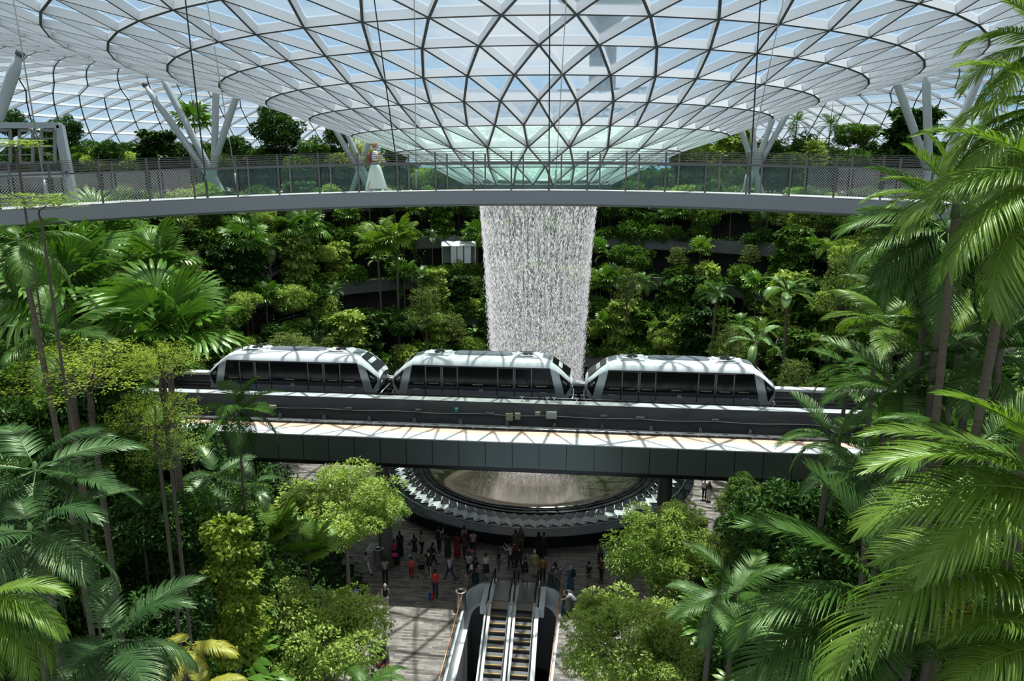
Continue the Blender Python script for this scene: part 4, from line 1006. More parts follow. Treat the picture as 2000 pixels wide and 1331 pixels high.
def body_mesh(pose,name='body'):
    J=joints(pose); v=[];e=[];r=[]
    def a(p,rad,par=None): v.append(p); r.append(rad); 
    ids={}
    def add(n,p,rad,par=None):
        ids[n]=len(v); v.append(p); r.append(rad)
        if par is not None: e.append((ids[par],ids[n]))
    add('pelvis',J['pelvis'],(.13,.10)); add('waist',J['waist'],(.115,.085),'pelvis'); add('chest',J['chest'],(.14,.10),'waist'); add('neck',J['neck'],(.06,.055),'chest'); add('neck2',J['neck2'],.05,'neck')
    for n in'LR':
        add('hp'+n,J['hp'+n],.085,'pelvis'); add('kn'+n,J['kn'+n],.055,'hp'+n); add('an'+n,J['an'+n],.038,'kn'+n); add('to'+n,J['to'+n],(.032,.028),'an'+n)
        add('sh'+n,J['sh'+n],.055,'chest'); add('el'+n,J['el'+n],.04,'sh'+n); add('wr'+n,J['wr'+n],.026,'el'+n); add('ha'+n,J['ha'+n],(.036,.018),'wr'+n)
        d=J['d'+n]; sx=V3((1,0,0)) ; sx=(sx-d*sx.dot(d)).normalized(); fw=d.cross(sx).normalized()
        for q,ln in((-1.5,.065),(-.5,.08),(.5,.078),(1.5,.062)):
            add('f%s%s'%(n,q),J['ha'+n]+fw*.016*q+d*.02,.009,'ha'+n); add('g%s%s'%(n,q),J['ha'+n]+fw*.018*q+d*(ln*.6)+sx*.004,.009,'f%s%s'%(n,q)); add('h%s%s'%(n,q),J['ha'+n]+fw*.018*q+d*ln-sx*(.012 if n=='R' else -.012),.007,'g%s%s'%(n,q))
        add('t'+n,J['wr'+n]+d*.03+fw*.035,.010,'wr'+n); add('u'+n,J['wr'+n]+d*.07+fw*.05,.008,'t'+n)
    me=skin(v,e,r,name)
    # head: shaped sphere with nose, brow, chin, ears
    bm=bmesh.new(); bm.from_mesh(me); hb=bmesh.ops.create_uvsphere(bm,u_segments=20,v_segments=14,radius=1)['verts']
    hc=J['head']; lean=pose.get('lean',0); hx=Matrix.Rotation(-lean*.7-pose.get('nod',0),3,'X')
    for q in hb:
        x,y,z=q.co; yy=y; 
        w=1-.18*max(0,-z)**1.2; X=x*.075*w; Y=y*.095*(1-.08*max(0,-z)); Z=z*.118
        if y>0:
            if abs(x)<.22 and -.35<z<.12: Y+=.022*(1-abs(x)/.22)*(1-abs(z+.18)/.32 if abs(z+.18)<.32 else 0)
            if -.95<z<-.6 and abs(x)<.5: Y+=.012
            if .05<z<.2 and .15<abs(x)<.6: Y-=.006
        if abs(x)>.93 and abs(z)<.3 and abs(y)<.3: X*=1.13
        q.co=hc+hx@V3((X,Y,Z))
    bm.to_mesh(me); bm.free(); me.polygons.foreach_set('use_smooth',[True]*len(me.polygons)); return me,J
def cloth(kind,J):
    v=[];e=[];r=[];ids={}
    def add(n,p,rad,par=None):
        ids[n]=len(v); v.append(p); r.append(rad)
        if par is not None: e.append((ids[par],ids[n]))
    if kind in('shirt','sleeve','vest','jacket','tunic'):
        add('w',J['waist'],(.135,.105)); add('p',J['pelvis']+V3((0,0,.0 if kind!='tunic' else -.25)),(.155,.125) if kind!='tunic' else (.20,.17),'w'); add('c',J['chest'],(.165,.12),'w'); add('n',J['neck']-(J['neck']-J['chest'])*.15,(.09,.075),'c')
        for n in'LR':
            add('s'+n,J['sh'+n],.072 if kind!='vest' else .062,'c')
            if kind=='shirt': add('m'+n,J['sh'+n].lerp(J['el'+n],.7),.058,'s'+n)
            if kind in('sleeve','jacket','tunic'): add('e'+n,J['el'+n],.055,'s'+n); add('q'+n,J['wr'+n],.042,'e'+n)
    elif kind in('trousers','shorts'):
        add('p',J['pelvis']+V3((0,0,.06)),(.14,.115)); 
        for n in'LR':
            add('h'+n,J['hp'+n],.098,'p')
            if kind=='shorts': add('k'+n,J['hp'+n].lerp(J['kn'+n],.7),.09,'h'+n)
            else: add('k'+n,J['kn'+n],.075,'h'+n); add('a'+n,J['an'+n].lerp(J['kn'+n],.08),.062,'k'+n)
    elif kind in('skirt','dress','minidress','longskirt'):
        mb=MB(); top=J['pelvis']+V3((0,0,.14)); bz_={'skirt':.50,'dress':.10,'minidress':.62,'longskirt':.14}[kind]
        lo=(J['anL']+J['anR'])/2; sp_=abs(J['anL'].y-J['anR'].y)/2; fk={'skirt':.45,'dress':1,'minidress':.3,'longskirt':1}[kind]
        N_=20; st_=8
        for i in range(st_+1):
            s=i/st_; z=top.z+(bz_-top.z)*s; c=top.lerp(V3((lo.x,lo.y,bz_)),s*fk); rx=.135+.05*min(1,s*4)+.05*s; ry=.11+.05*min(1,s*4)+(sp_*.55*fk)*s+.04*s
            for j in range(N_): a=2*PI*j/N_; w=1+.05*s*math.sin(a*7); mb.v.append((c.x+rx*w*math.cos(a)*(1-.25*s if sp_>.1 else 1),c.y+ry*w*math.sin(a),z))
        for i in range(st_):
            for j in range(N_): mb.f.append((i*N_+j,i*N_+(j+1)%N_,(i+1)*N_+(j+1)%N_,(i+1)*N_+j)); mb.m.append(0); mb.sm.append(True)
        o=mb.build(kind,M['black']); me=o.data; bpy.data.objects.remove(o); me.materials.clear(); return me
    elif kind=='shoes':
        mb=MB()
        for n in'LR':
            a=J['an'+n]; mb.box(a+V3((0,.06,-.055)),(.085,.25,.05)); mb.box(a+V3((0,.0,-.02)),(.08,.11,.09))
        o=mb.build('shoes',M['black']); me=o.data; bpy.data.objects.remove(o); me.materials.clear(); return me
    elif kind in('hair','longhair','bun','scarf','cap'):
        bm=bmesh.new(); hb=bmesh.ops.create_uvsphere(bm,u_segments=18,v_segments=12,radius=1)['verts']; hc=J['head']
        for q in hb:
            x,y,z=q.co; k=1.10 if kind!='scarf' else 1.22
            X,Y,Z=x*.078*k,y*.098*k-.010,z*.12*k+.008
            if y>.25 and z<.45 and kind!='scarf': Y=.3*.098; Z=max(Z,.02) if z<.2 else Z
            if y>.55 and z<.35 and kind=='scarf': Y=min(Y,.075)
            if z<-.45 and kind in('hair','cap','bun'): Z=-.05
            if kind=='longhair' and y<.35 and z<-.1: Z=z*.40; Y=-.07-.03*(-z); X=x*.085
            if kind=='scarf' and z<-.3: Z=z*.30; X=x*(.10+.10*(-z)); Y=y*(.10+.05*-z)
            q.co=hc+V3((X,Y,Z))
        if kind=='bun':
            b2=bmesh.ops.create_uvsphere(bm,u_segments=12,v_segments=8,radius=.05,matrix=Matrix.Translation(hc+V3((0,-.12,.07))))
        me=bpy.data.meshes.new(kind); bm.to_mesh(me); bm.free(); me.polygons.foreach_set('use_smooth',[True]*len(me.polygons)); return me
    elif kind=='backpack':
        mb=MB(); c=J['chest']+V3((0,-.17,.0)); 
        for dx,w,dp in((0,.28,.14),): mb.box(c,(w,dp,.40)); mb.box(c+V3((0,-.09,-.08)),(.2,.06,.2))
        for s in(-1,1): mb.tube([c+V3((s*.09,.05,.18)),J['sh'+('L' if s<0 else'R')]+V3((-s*.05,.02,.07)),J['chest']+V3((s*.1,.12,.0)),c+V3((s*.12,.05,-.15))],.018,6)
        o=mb.build('backpack',M['black']); me=o.data; bpy.data.objects.remove(o); me.materials.clear(); return me
    return skin(v,e,r,kind)
POSES={'stand':dict(legL=(.05,0),legR=(-.06,.02),armL=(.05,.2),armR=(-.05,.25)),
 'walk':dict(legL=(.42,.12),legR=(-.32,.28),armL=(-.35,.25),armR=(.35,.35)),
 'phone':dict(legL=(.05,0),legR=(-.05,0),armL=(.35,1.7),armR=(.35,1.75),nod=.35),
 'photo':dict(legL=(.12,.1),legR=(-.15,.1),armL=(.9,1.35),armR=(.95,1.3)),
 'cross':dict(legL=(.1,.05),legR=(-.05,0),armL=(.15,1.5),armR=(.15,1.45)),
 'lean':dict(legL=(-.05,0),legR=(-.1,0),armL=(.9,.7),armR=(.9,.7),lean=.35),
 'bend':dict(legL=(.15,.35),legR=(-.05,.25),armL=(.8,.5),armR=(.9,.5),lean=.85,dz=-.06),
 'push':dict(legL=(.3,.15),legR=(-.2,.2),armL=(.7,.7),armR=(.7,.7),lean=.12)}
CB={}
def pmat(c):
    k=('cloth',c)
    if k not in CB: CB[k]=pbr('cloth_%02x%02x%02x'%tuple(int(255*x) for x in c),c,.85)
    return CB[k]
def person(loc,face,label,pose='stand',top=('shirt',(.5,.5,.5)),bottom=('trousers',(.03,.03,.04)),hair=('hair',(.01,.008,.007)),skin_='tan',h=1.68,extra=(),shoes=(.05,.05,.05),group=None):
    if pose not in CB: CB[pose]=body_mesh(POSES[pose])
    me,J=CB[pose]
    e=empty('person',loc,face); setp(e,label,'person',group); s=h/1.70; S=Matrix.Scale(s,4)@Matrix.Translation((0,0,.0-min(J['anL'].z,J['anR'].z)+.08))
    if not me.materials: me.materials.append(SK['tan'])
    link('body',me,e,S,SK[skin_])
    for kind,col in (top,bottom,hair,('shoes',shoes))+tuple(extra):
        if kind is None: continue
        k=(pose,kind)
        if k not in CB:
            m_=cloth(kind,J); m_.materials.clear(); m_.materials.append(M['black']); CB[k]=m_
        link({'shirt':'shirt','sleeve':'long_sleeved_top','vest':'vest','longhair':'hair','bun':'hair','scarf':'headscarf','minidress':'dress','longskirt':'skirt'}.get(kind,kind),CB[k],e,S,pmat(col))
    return e
K=(.012,.012,.014); W=(.75,.75,.74); 
def pp(px,py,face,*a,**k): p=at(px,py,z=0); return person((p.x,p.y,0),R(face),*a,**k)
AW=0   # facing away from the viewer
pp(717,1124,60,'boy in white tee and white trousers walking past the litter bin','walk',('shirt',(.35,.35,.36)),('trousers',(.62,.62,.60)),skin_='brown',h=1.55)
pp(753,1140,20,'person in grey shirt and black trousers standing before the round pillar','stand',('shirt',(.32,.32,.33)),('trousers',K),skin_='brown')
pp(754,1194,10,'woman in black top, pale denim shorts and white cap walking at the sun line','walk',('vest',K),('shorts',(.35,.45,.52)),('cap',(.85,.85,.85)),'light',1.70,shoes=(.7,.7,.7))
pp(851,1167,0,'man in bright red shirt and navy trousers holding a blue and red bag','cross',('shirt',(.75,.02,.02)),('trousers',(.02,.03,.06)),skin_='tan',h=1.72)
pp(804,1130,5,'child in coral shirt and red trousers','stand',('sleeve',(.65,.12,.08)),('trousers',(.35,.01,.01)),skin_='tan',h=1.38)
pp(810,1092,30,'woman in black dress walking beside the woman in tan top','walk',('shirt',K),('minidress',K),('longhair',K),'tan')
pp(824,1083,-20,'woman in tan top and wide black trousers walking near the fountain','walk',('vest',(.35,.25,.16)),('trousers',K),('longhair',K),'light',shoes=(.6,.6,.6))
pp(801,1096,30,'girl in pale pink holding a light blue bag behind the coral child','stand',('shirt',(.45,.30,.36)),('skirt',(.25,.25,.33)),('longhair',K),'light',1.25)
pp(838,1124,10,'person in black hoodie and shorts with white shoes pushing a stroller','push',('jacket',K),('shorts',K),skin_='light',shoes=(.7,.7,.7))
pp(846,1108,-60,'person in dark clothes stepping out behind the stroller group','walk',('sleeve',(.02,.02,.02)),('trousers',K),('longhair',K),'light')
pp(858,1078,-15,'man in pale blue shirt with black backpack facing the fountain','photo',('sleeve',(.38,.45,.58)),('trousers',K),('hair',(.02,.02,.02)),'tan',1.72,extra=(('backpack',K),))
pp(875,1088,5,'woman in long dark green dress next to the pale blue shirt man','stand',('sleeve',(.015,.03,.025)),('dress',(.015,.03,.025)),('longhair',K),'tan')
pp(893,1089,-10,'woman in long maroon dress with long black hair','stand',('sleeve',(.22,.01,.02)),('dress',(.22,.01,.02)),('longhair',K),'tan')
pp(907,1072,10,'girl in pink top between the maroon dress and the man in pink','stand',('shirt',(.45,.18,.22)),('trousers',(.1,.1,.12)),('longhair',K),'tan',1.6)
pp(908,1092,-40,'woman in dull maroon coat carrying a pink bag','stand',('tunic',(.13,.03,.04)),('trousers',(.05,.04,.06)),('longhair',K),'tan')
pp(924,1085,5,'man in pale pink shirt standing at the fountain rail','stand',('shirt',(.55,.30,.33)),('trousers',(.02,.02,.03)),skin_='brown',h=1.74)
pp(879,1133,60,'man in white shirt and blue jeans walking with a small child','walk',('sleeve',(.50,.50,.55)),('trousers',(.03,.045,.09)),skin_='brown')
pp(894,1141,60,'small child in grey walking beside the man in white shirt','walk',('shirt',(.16,.14,.15)),('shorts',(.12,.1,.12)),skin_='tan',h=.95)
pp(916,1128,-30,'woman in white top turned beside the woman with the black dress','stand',('shirt',(.42,.42,.42)),('trousers',K),('longhair',K),'light')
pp(929,1139,-20,'woman in black dress with long black hair at the escalator glass','stand',('shirt',K),('dress',K),('longhair',K),'light')
pp(949,1131,5,'woman in white vest and short black skirt facing the fountain','stand',('vest',(.62,.60,.56)),('skirt',K),('hair',K),'light',1.65)
pp(914,1150,-70,'person in navy with white headwear leaning on the escalator glass','lean',('sleeve',(.02,.03,.07)),('trousers',(.5,.5,.5)),('scarf',(.55,.55,.55)),'tan',1.5)
pp(782,1086,10,'person in black standing behind the round pillar','stand',('sleeve',K),('dress',K),('longhair',K),'tan')
pp(771,1098,30,'person in dark clothes with a bright pink bag beside the pillar','stand',('shirt',(.45,.02,.14)),('trousers',K),skin_='brown',h=1.5)
pp(974,1120,-60,'person in black top and grey trousers with folded arms and white shoes','cross',('shirt',K),('trousers',(.12,.12,.12)),('longhair',K),'light',1.6,shoes=(.55,.55,.55))
pp(997,1110,60,'woman in white top and dark jeans raising a phone','photo',('sleeve',(.45,.46,.50)),('trousers',(.02,.025,.04)),('longhair',K),'light')
pp(1014,1114,20,'person in black walking behind the woman with the phone','walk',('jacket',K),('trousers',K),skin_='tan')
pp(1004,1100,10,'person in dark red top hidden behind the woman with the phone','stand',('shirt',(.25,.02,.02)),('trousers',K),skin_='tan',h=1.5)
pp(1007,1083,5,'woman in olive dress at the fountain beside the brown jacket','stand',('sleeve',(.10,.09,.05)),('dress',(.10,.09,.05)),('longhair',K),'tan')
pp(1017,1082,5,'person in brown jacket leaning to the olive dress at the fountain','stand',('jacket',(.10,.06,.035)),('trousers',(.12,.10,.08)),('scarf',(.16,.10,.06)),'tan',1.78)
pp(1026,1138,0,'person in white tee, black shorts and black backpack','phone',('shirt',(.50,.50,.50)),('shorts',K),('hair',(.02,.015,.01)),'tan',1.66,extra=(('backpack',K),))
pp(1044,1127,0,'person in mustard shirt and yellow cap facing the fountain','stand',('tunic',(.38,.30,.13)),('shorts',(.30,.26,.15)),('cap',(.72,.62,.25)),'light',1.75)
pp(1060,1137,0,'person in ochre brown jacket and dark trousers at the escalators','stand',('tunic',(.24,.12,.02)),('trousers',K),('hair',K),'tan')
pp(1077,1148,-60,'woman in black headscarf and patterned dark dress by the glass','lean',('sleeve',(.05,.05,.06)),('dress',(.06,.06,.07)),('scarf',K),'light',1.6)
pp(1090,1152,-70,'woman in grey headscarf leaning on the escalator glass','lean',('sleeve',(.12,.12,.13)),('dress',(.10,.10,.11)),('scarf',(.25,.25,.28)),'light',1.6)
pp(1052,1088,5,'person in long black robe at the fountain wall','stand',('sleeve',K),('dress',K),('scarf',K),'tan',1.68)
pp(1062,1090,-5,'person in black with backpack and white shoes at the fountain wall','stand',('jacket',K),('trousers',K),('hair',K),'tan',1.72,extra=(('backpack',(.03,.03,.03)),),shoes=(.6,.6,.6))
pp(1114,1157,70,'woman in long blue dress and grey headscarf with black backpack','phone',('sleeve',(.02,.10,.19)),('dress',(.02,.10,.19)),('scarf',(.26,.30,.36)),'light',1.68,extra=(('backpack',K),))
pp(1149,1149,-50,'man in black tee and khaki shorts walking with a phone','phone',('shirt',K),('shorts',(.13,.12,.08)),('hair',K),'tan',1.70)
pp(1172,1107,170,'woman in strapless brown top and long black trousers facing us','phone',('vest',(.12,.08,.06)),('trousers',(.03,.03,.03)),('longhair',K),'light',1.70)
pp(1174,1138,120,'person in dark maroon jacket holding a white paper','phone',('jacket',(.10,.03,.03)),('trousers',K),('hair',K),'tan')
pp(1206,1092,30,'person with dark hair in white top half hidden by the plaza tree','stand',('shirt',(.5,.5,.5)),('trousers',K),('longhair',K),'tan',1.5)
pp(1124,1203,80,'man in white tee and blue jeans bending over beside the litter bin','bend',('shirt',(.68,.68,.68)),('trousers',(.03,.04,.09)),('hair',K),'tan',1.75)
pp(753,1296,100,'woman in patterned brown dress with mustard scarf beside a trolley','phone',('sleeve',(.12,.09,.06)),('dress',(.13,.11,.09)),('hair',K),'brown',1.60)
pp(763,1345,110,'person in red shirt bending over a stroller at the bottom edge','lean',('sleeve',(.50,.03,.05)),('trousers',K),('hair',K),'brown',1.65)
pp(1375,977,160,'man in white shirt and black trousers on the far sunlit path','stand',('sleeve',(.8,.8,.8)),('trousers',K),('hair',K),'light',1.72)
pp(1384,980,150,'woman in white skirt and dark headscarf on the far sunlit path','stand',('sleeve',(.15,.05,.06)),('skirt',(.7,.68,.66)),('scarf',(.1,.08,.1)),'light',1.6)
pp(1419,1046,120,'dark haired person among the shrubs at the plaza edge','stand',('shirt',(.03,.03,.04)),('trousers',K),('hair',K),'tan')
# visitors on the terraces (standing on shelf floors)
def tp(px,py,Yd,face,*a,**k):
    p=at(px,py,y=Yd); ph_=math.atan2(p.x-XC,p.y-YC); r=math.hypot(p.x-XC,p.y-YC)
    i=max([0]+[j for j in range(5) if TR[j]+.6<r]); r=max(r,TR[i]+.7); q=Vector((XC+r*math.sin(ph_),YC+r*math.cos(ph_),TZ[i]-.15)); 
    return person(q,R(face),*a,**k)
tp(324,500,84,200,'woman in blue skirt leaning on the upper terrace wall','lean',('sleeve',K),('skirt',(.1,.2,.35)),('longhair',K),'light')
tp(340,498,84,160,'woman in light pink top beside the woman in the blue skirt','photo',('shirt',(.6,.4,.4)),('longskirt',(.35,.45,.55)),('longhair',K),'light')
tp(396,578,78,100,'woman in white dress walking along a terrace path','walk',('shirt',(.75,.72,.62)),('minidress',(.75,.72,.62)),('longhair',K),'light')
tp(352,580,76,260,'man in white shirt with black bag on the terrace path','walk',('shirt',(.7,.7,.7)),('trousers',K),('hair',K),'light',extra=(('backpack',K),))
tp(452,570,80,150,'person in white standing by the dark terrace wall','stand',('shirt',(.5,.5,.5)),('trousers',(.3,.3,.3)),('hair',K),'light')
tp(470,568,80,200,'person in tan beside the person in white by the dark wall','stand',('shirt',(.4,.3,.22)),('trousers',(.1,.1,.1)),('hair',K),'light')

# --- the woman on the footbridge
POSES['stroll']=dict(legL=(.50,.05),legR=(-.33,.12),armL=(-.1,.12),armR=(.55,1.9),out=.10)
wx=at(738,372,d=25.7); th=math.asin((wx.x-BX)/(RB+1.1)); wp=bp(th,1.1,.03)
wmn=person(wp,R(-90)-th,'woman in white blouse and long white skirt walking along the footbridge','stroll',('shirt',(.80,.74,.73)),('longskirt',(.88,.88,.84)),('bun',(.30,.17,.08)),'light',1.66,shoes=(.85,.83,.80))
me,J=CB['stroll']; S=Matrix.Scale(1.66/1.70,4)@Matrix.Translation((0,0,.0-min(J['anL'].z,J['anR'].z)+.08))
mb=MB(); hc=J['head']
for s in(-1,1): mb.box(hc+V3((s*.033,.098,.018)),(.05,.012,.034)); mb.bar(hc+V3((s*.06,.095,.025)),hc+V3((s*.08,.0,.02)),.006,.01)
mb.bar(hc+V3((-.02,.1,.025)),hc+V3((.02,.1,.025)),.006,.006); o=mb.build('sunglasses',M['black'],wmn); o.matrix_local=S
mb=MB(); mb.tube([J['waist']+V3((.0,.0,-.015)),J['waist']+V3((0,0,.03))],[.150,.145],16); o=mb.build('belt',pmat((.18,.08,.04)),wmn); o.matrix_local=S
bag=empty('small_backpack',wmn.matrix_basis@(S@(J['chest']+V3((0,-.20,-.06)))),wmn.rotation_euler.z); setp(bag,'small red brown backpack worn by the woman on the footbridge','backpack')
mb=MB(); mb.lathe([(0,-.17),(.10,-.17),(.13,-.12),(.13,.06),(.10,.14),(.04,.17),(0,.17)],16); o=mb.build('pouch',pmat((.22,.045,.025)),bag); o.scale=(1,.62,1)
mb=MB(); mb.lathe([(.035,0),(.05,.006),(.06,0)],16); q=mb.build('ring_badge',pmat((.6,.35,.3)),bag); q.matrix_local=Matrix.Translation((.05,-.075,.06))@Matrix.Rotation(PI/2,4,'X')
mb=MB()
for s in(-1,1): mb.tube([V3((s*.07,.05,.12)),V3((s*.11,.16,.23)),V3((s*.12,.30,.12)),V3((s*.10,.22,-.08)),V3((s*.08,.05,-.14))],.013,6)
mb.build('strap',pmat((.10,.03,.02)),bag)
# red / blue shopping bag held by the red shirt man
p=at(842,1160,z=.45); bg_=empty('shopping_bag',p); setp(bg_,'blue and red shopping bag hanging from the hand of the red shirted man','bag')
for dx,c in((-.07,(.02,.06,.45)),(.08,(.7,.02,.03))):
    mb=MB(); mb.add([(dx-.09,-.06,0),(dx+.09,-.06,0),(dx+.07,.06,0),(dx-.07,.06,0),(dx-.08,-.04,-.38),(dx+.08,-.04,-.38),(dx+.08,.06,-.38),(dx-.08,.06,-.38)],[(0,1,5,4),(1,2,6,5),(2,3,7,6),(3,0,4,7),(4,5,6,7)]); mb.tube([(dx-.06,0,0),(dx,0,.14),(dx+.06,0,0)],.008,5); mb.build('bag_body',pmat(c),bg_)

# ================================================================== PLAZA OBJECTS
def litter(px,py,label,h=1.12):
    p=at(px,py,z=0); e=empty('litter_bin',(p.x,p.y+.3,0)); setp(e,label,'litter bin')
    mb=MB(); mb.lathe([(.30,.04),(.30,h),(.33,h+.02),(.33,h+.05),(.22,h+.06),(.20,h-.05)],28); mb.build('drum',M['inox'],e)
    mb=MB(); mb.lathe([(0,h-.10),(.21,h-.05)],28); mb.build('opening',M['black'],e); mb=MB(); mb.lathe([(.28,0),(.28,.05)],24); mb.build('base',M['black'],e)
litter(900,1196,'steel litter bin left of the escalator opening')
litter(738,1109,'steel litter bin beside the round pillar')
litter(1110,1200,'steel litter bin next to the bending man in white')
p=at(681,1126,z=0); ks=empty('information_stand',(p.x,p.y,0),R(10)); setp(ks,'dark box shaped stand at the forest edge','stand')
mb=MB(); mb.box((0,0,.5),(.62,.55,.9)); mb.build('cabinet',M['black'],ks); mb=MB(); mb.box((0,0,.99),(.7,.62,.08)); mb.build('top',M['pillar'],ks); mb=MB(); mb.box((0,-.29,.55),(.5,.02,.6)); mb.build('door',M['train_band'],ks)
p=at(729,1070,z=0); fs_=empty('access_cover',(p.x,p.y,0),R(-6)); setp(fs_,'pale rectangular access cover set in the paving near the pillar','floor cover')
mb=MB(); mb.box((0,0,.012),(.62,.95,.02)); mb.build('plate',M['conc_light'],fs_); mb=MB(); mb.box((0,0,.008),(.70,1.03,.016)); mb.build('frame',M['inox'],fs_)
def trolley(px,py,rz,label,group=None):
    p=at(px,py,z=0); e=empty('luggage_trolley',(p.x,p.y,0),rz); setp(e,label,'luggage trolley',group)
    mb=MB()
    for s in(-.27,.27): mb.tube([(s,.55,.12),(s,-.35,.16),(s,-.45,.5),(s*.9,-.5,1.0)],.02,6)
    for y in(.5,.25,0,-.25): mb.tube([(-.27,y,.14),(.27,y,.14)],.014,5)
    mb.tube([(-.25,-.43,.45),(.25,-.43,.45)],.014,5); mb.build('frame',M['inox'],e)
    mb=MB(); mb.tube([(-.30,-.5,1.02),(.30,-.5,1.02)],.028,8); mb.build('handle',M['blue_plastic'],e)
    mb=MB(); mb.box((0,-.46,.82),(.44,.14,.16)); mb.build('basket',M['inox'],e)
    for x,y in((-.24,-.3),(.24,-.3),(0,.5)):
        mb=MB(); mb.lathe([(0,-.02),(.07,-.02),(.075,0),(.07,.02),(0,.02)],12); w=mb.build('wheel',M['black_rubber'],e); w.matrix_local=Matrix.Translation((x,y,.075))@Matrix.Rotation(PI/2,4,'Y')
    return e
M['blue_plastic']=pbr('blue_plastic',(.03,.10,.45),.4)
def suitcase(p,rz,col,label,sz=(.42,.26,.62)):
    e=empty('suitcase',p,rz); setp(e,label,'suitcase'); w,d,h=sz
    bm=bmesh.new(); bmesh.ops.create_cube(bm,size=1); 
    for v in bm.verts: v.co=Vector((v.co.x*w,v.co.y*d,v.co.z*h+h/2+.03))
    bmesh.ops.bevel(bm,geom=bm.edges[:],offset=.045,segments=3,affect='EDGES'); me=bpy.data.meshes.new('case'); bm.to_mesh(me); bm.free(); me.materials.append(pmat(col)); link('case',me,e)
    mb=MB(); mb.tube([(-.08,-.05,h),(-.08,-.05,h+.16),(.08,-.05,h+.16),(.08,-.05,h)],.01,5); mb.build('handle',M['black'],e)
    for x in(-1,1):
        mb=MB(); mb.lathe([(0,-.02),(.03,-.02),(.03,.02),(0,.02)],10); q=mb.build('wheel',M['black_rubber'],e); q.matrix_local=Matrix.Translation((x*w*.35,0,.03))@Matrix.Rotation(PI/2,4,'Y')
for i,(px,py,rz) in enumerate(((687,1178,.6),(692,1202,.5),(708,1226,.4),(742,1276,.3))):
    trolley(px,py,rz,['luggage trolley with grey folded load, highest of the row by the round tree','luggage trolley with dark bags, second in the row by the round tree','luggage trolley loaded with red and blue bags','luggage trolley with a white bag beside the woman in brown'][i])
def soft(px,py,z,col,label,s=.25):
    p=at(px,py,z=z); e=empty('soft_bag',p); setp(e,label,'bag'); bm=bmesh.new(); bmesh.ops.create_icosphere(bm,subdivisions=3,radius=1)
    r=random.Random(px)
    for v in bm.verts:
        c=v.co; k=1+.12*math.sin(c.x*5+px)+.1*math.sin(c.y*7+c.z*4); v.co=Vector((c.x*s*k,c.y*s*.7*k,max(-.45,c.z)*s*.8))
    me=bpy.data.meshes.new('sack'); bm.to_mesh(me); bm.free(); me.materials.append(pmat(col)); link('sack',me,e)
    mb=MB(); mb.tube([(-s*.4,0,s*.6),(0,0,s*1.1),(s*.4,0,s*.6)],.012,5); mb.build('handle',pmat(col),e)
soft(688,1166,.42,(.35,.40,.48),'pale grey blue bundle on the highest trolley'); soft(692,1190,.42,(.03,.04,.08),'dark navy bag on the second trolley')
soft(704,1206,.55,(.35,.45,.70),'white and blue bag on the loaded trolley',.30); soft(716,1203,.60,(.75,.03,.10),'crimson bag behind the white and blue bag',.20); soft(714,1222,.35,(.75,.02,.02),'bright red bag at the front of the loaded trolley',.28)
soft(735,1256,.6,(.75,.65,.68),'white plastic bag on the trolley beside the woman in brown',.24); soft(740,1272,.3,K,'black bag under the white plastic bag',.30)
soft(771,1085,.9,(.65,.03,.22),'bright pink bag carried beside the round pillar',.2); soft(921,1078,.9,(.6,.12,.22),'pink bag held by the woman in the maroon coat',.18); soft(800,1086,.6,(.35,.40,.62),'light blue bag held by the girl in pale pink',.16)
q=at(763,1110,z=0); suitcase(q,.3,(.10,.06,.04),'brown suitcase standing beside the pillar'); q=at(774,1104,z=0); suitcase(q,.1,K,'black suitcase behind the brown suitcase',(.46,.28,.72))
def stroller(px,py,rz,label):
    p=at(px,py,z=0); e=empty('stroller',(p.x,p.y,0),rz); setp(e,label,'stroller')
    mb=MB()
    for s in(-.24,.24): mb.tube([(s,.4,.1),(s,.1,.55),(s,-.4,1.0)],.016,6); mb.tube([(s,-.35,.1),(s,.05,.5),(s,.25,.7)],.016,6)
    mb.tube([(-.24,-.4,1.0),(.24,-.4,1.0)],.02,6); mb.build('frame',M['inox'],e)
    mb=MB(); mb.add([(-.2,.3,.45),(.2,.3,.45),(.2,-.1,.42),(-.2,-.1,.42),(-.2,-.25,.85),(.2,-.25,.85)],[(0,1,2,3),(3,2,5,4)]); mb.build('seat',M['black'],e)
    mb=MB(); 
    for i in range(6): a=R(20+24*i); mb.v+= [(-.23,-.15+.28*math.cos(a),.7+.28*math.sin(a)),(.23,-.15+.28*math.cos(a),.7+.28*math.sin(a))]
    for i in range(5): mb.f.append((i*2,i*2+1,i*2+3,i*2+2)); mb.m.append(0); mb.sm.append(True)
    mb.build('hood',M['black'],e)
    for x in(-.25,.25):
        for y in(.4,-.35):
            mb=MB(); mb.lathe([(0,-.02),(.09,-.02),(.09,.02),(0,.02)],14); w=mb.build('wheel',M['black_rubber'],e); w.matrix_local=Matrix.Translation((x,y,.1))@Matrix.Rotation(PI/2,4,'Y')
stroller(823,1124,.2,'black stroller pushed by the person in the black hoodie'); stroller(742,1318,-1.4,'black stroller in front of the person in red at the bottom edge')
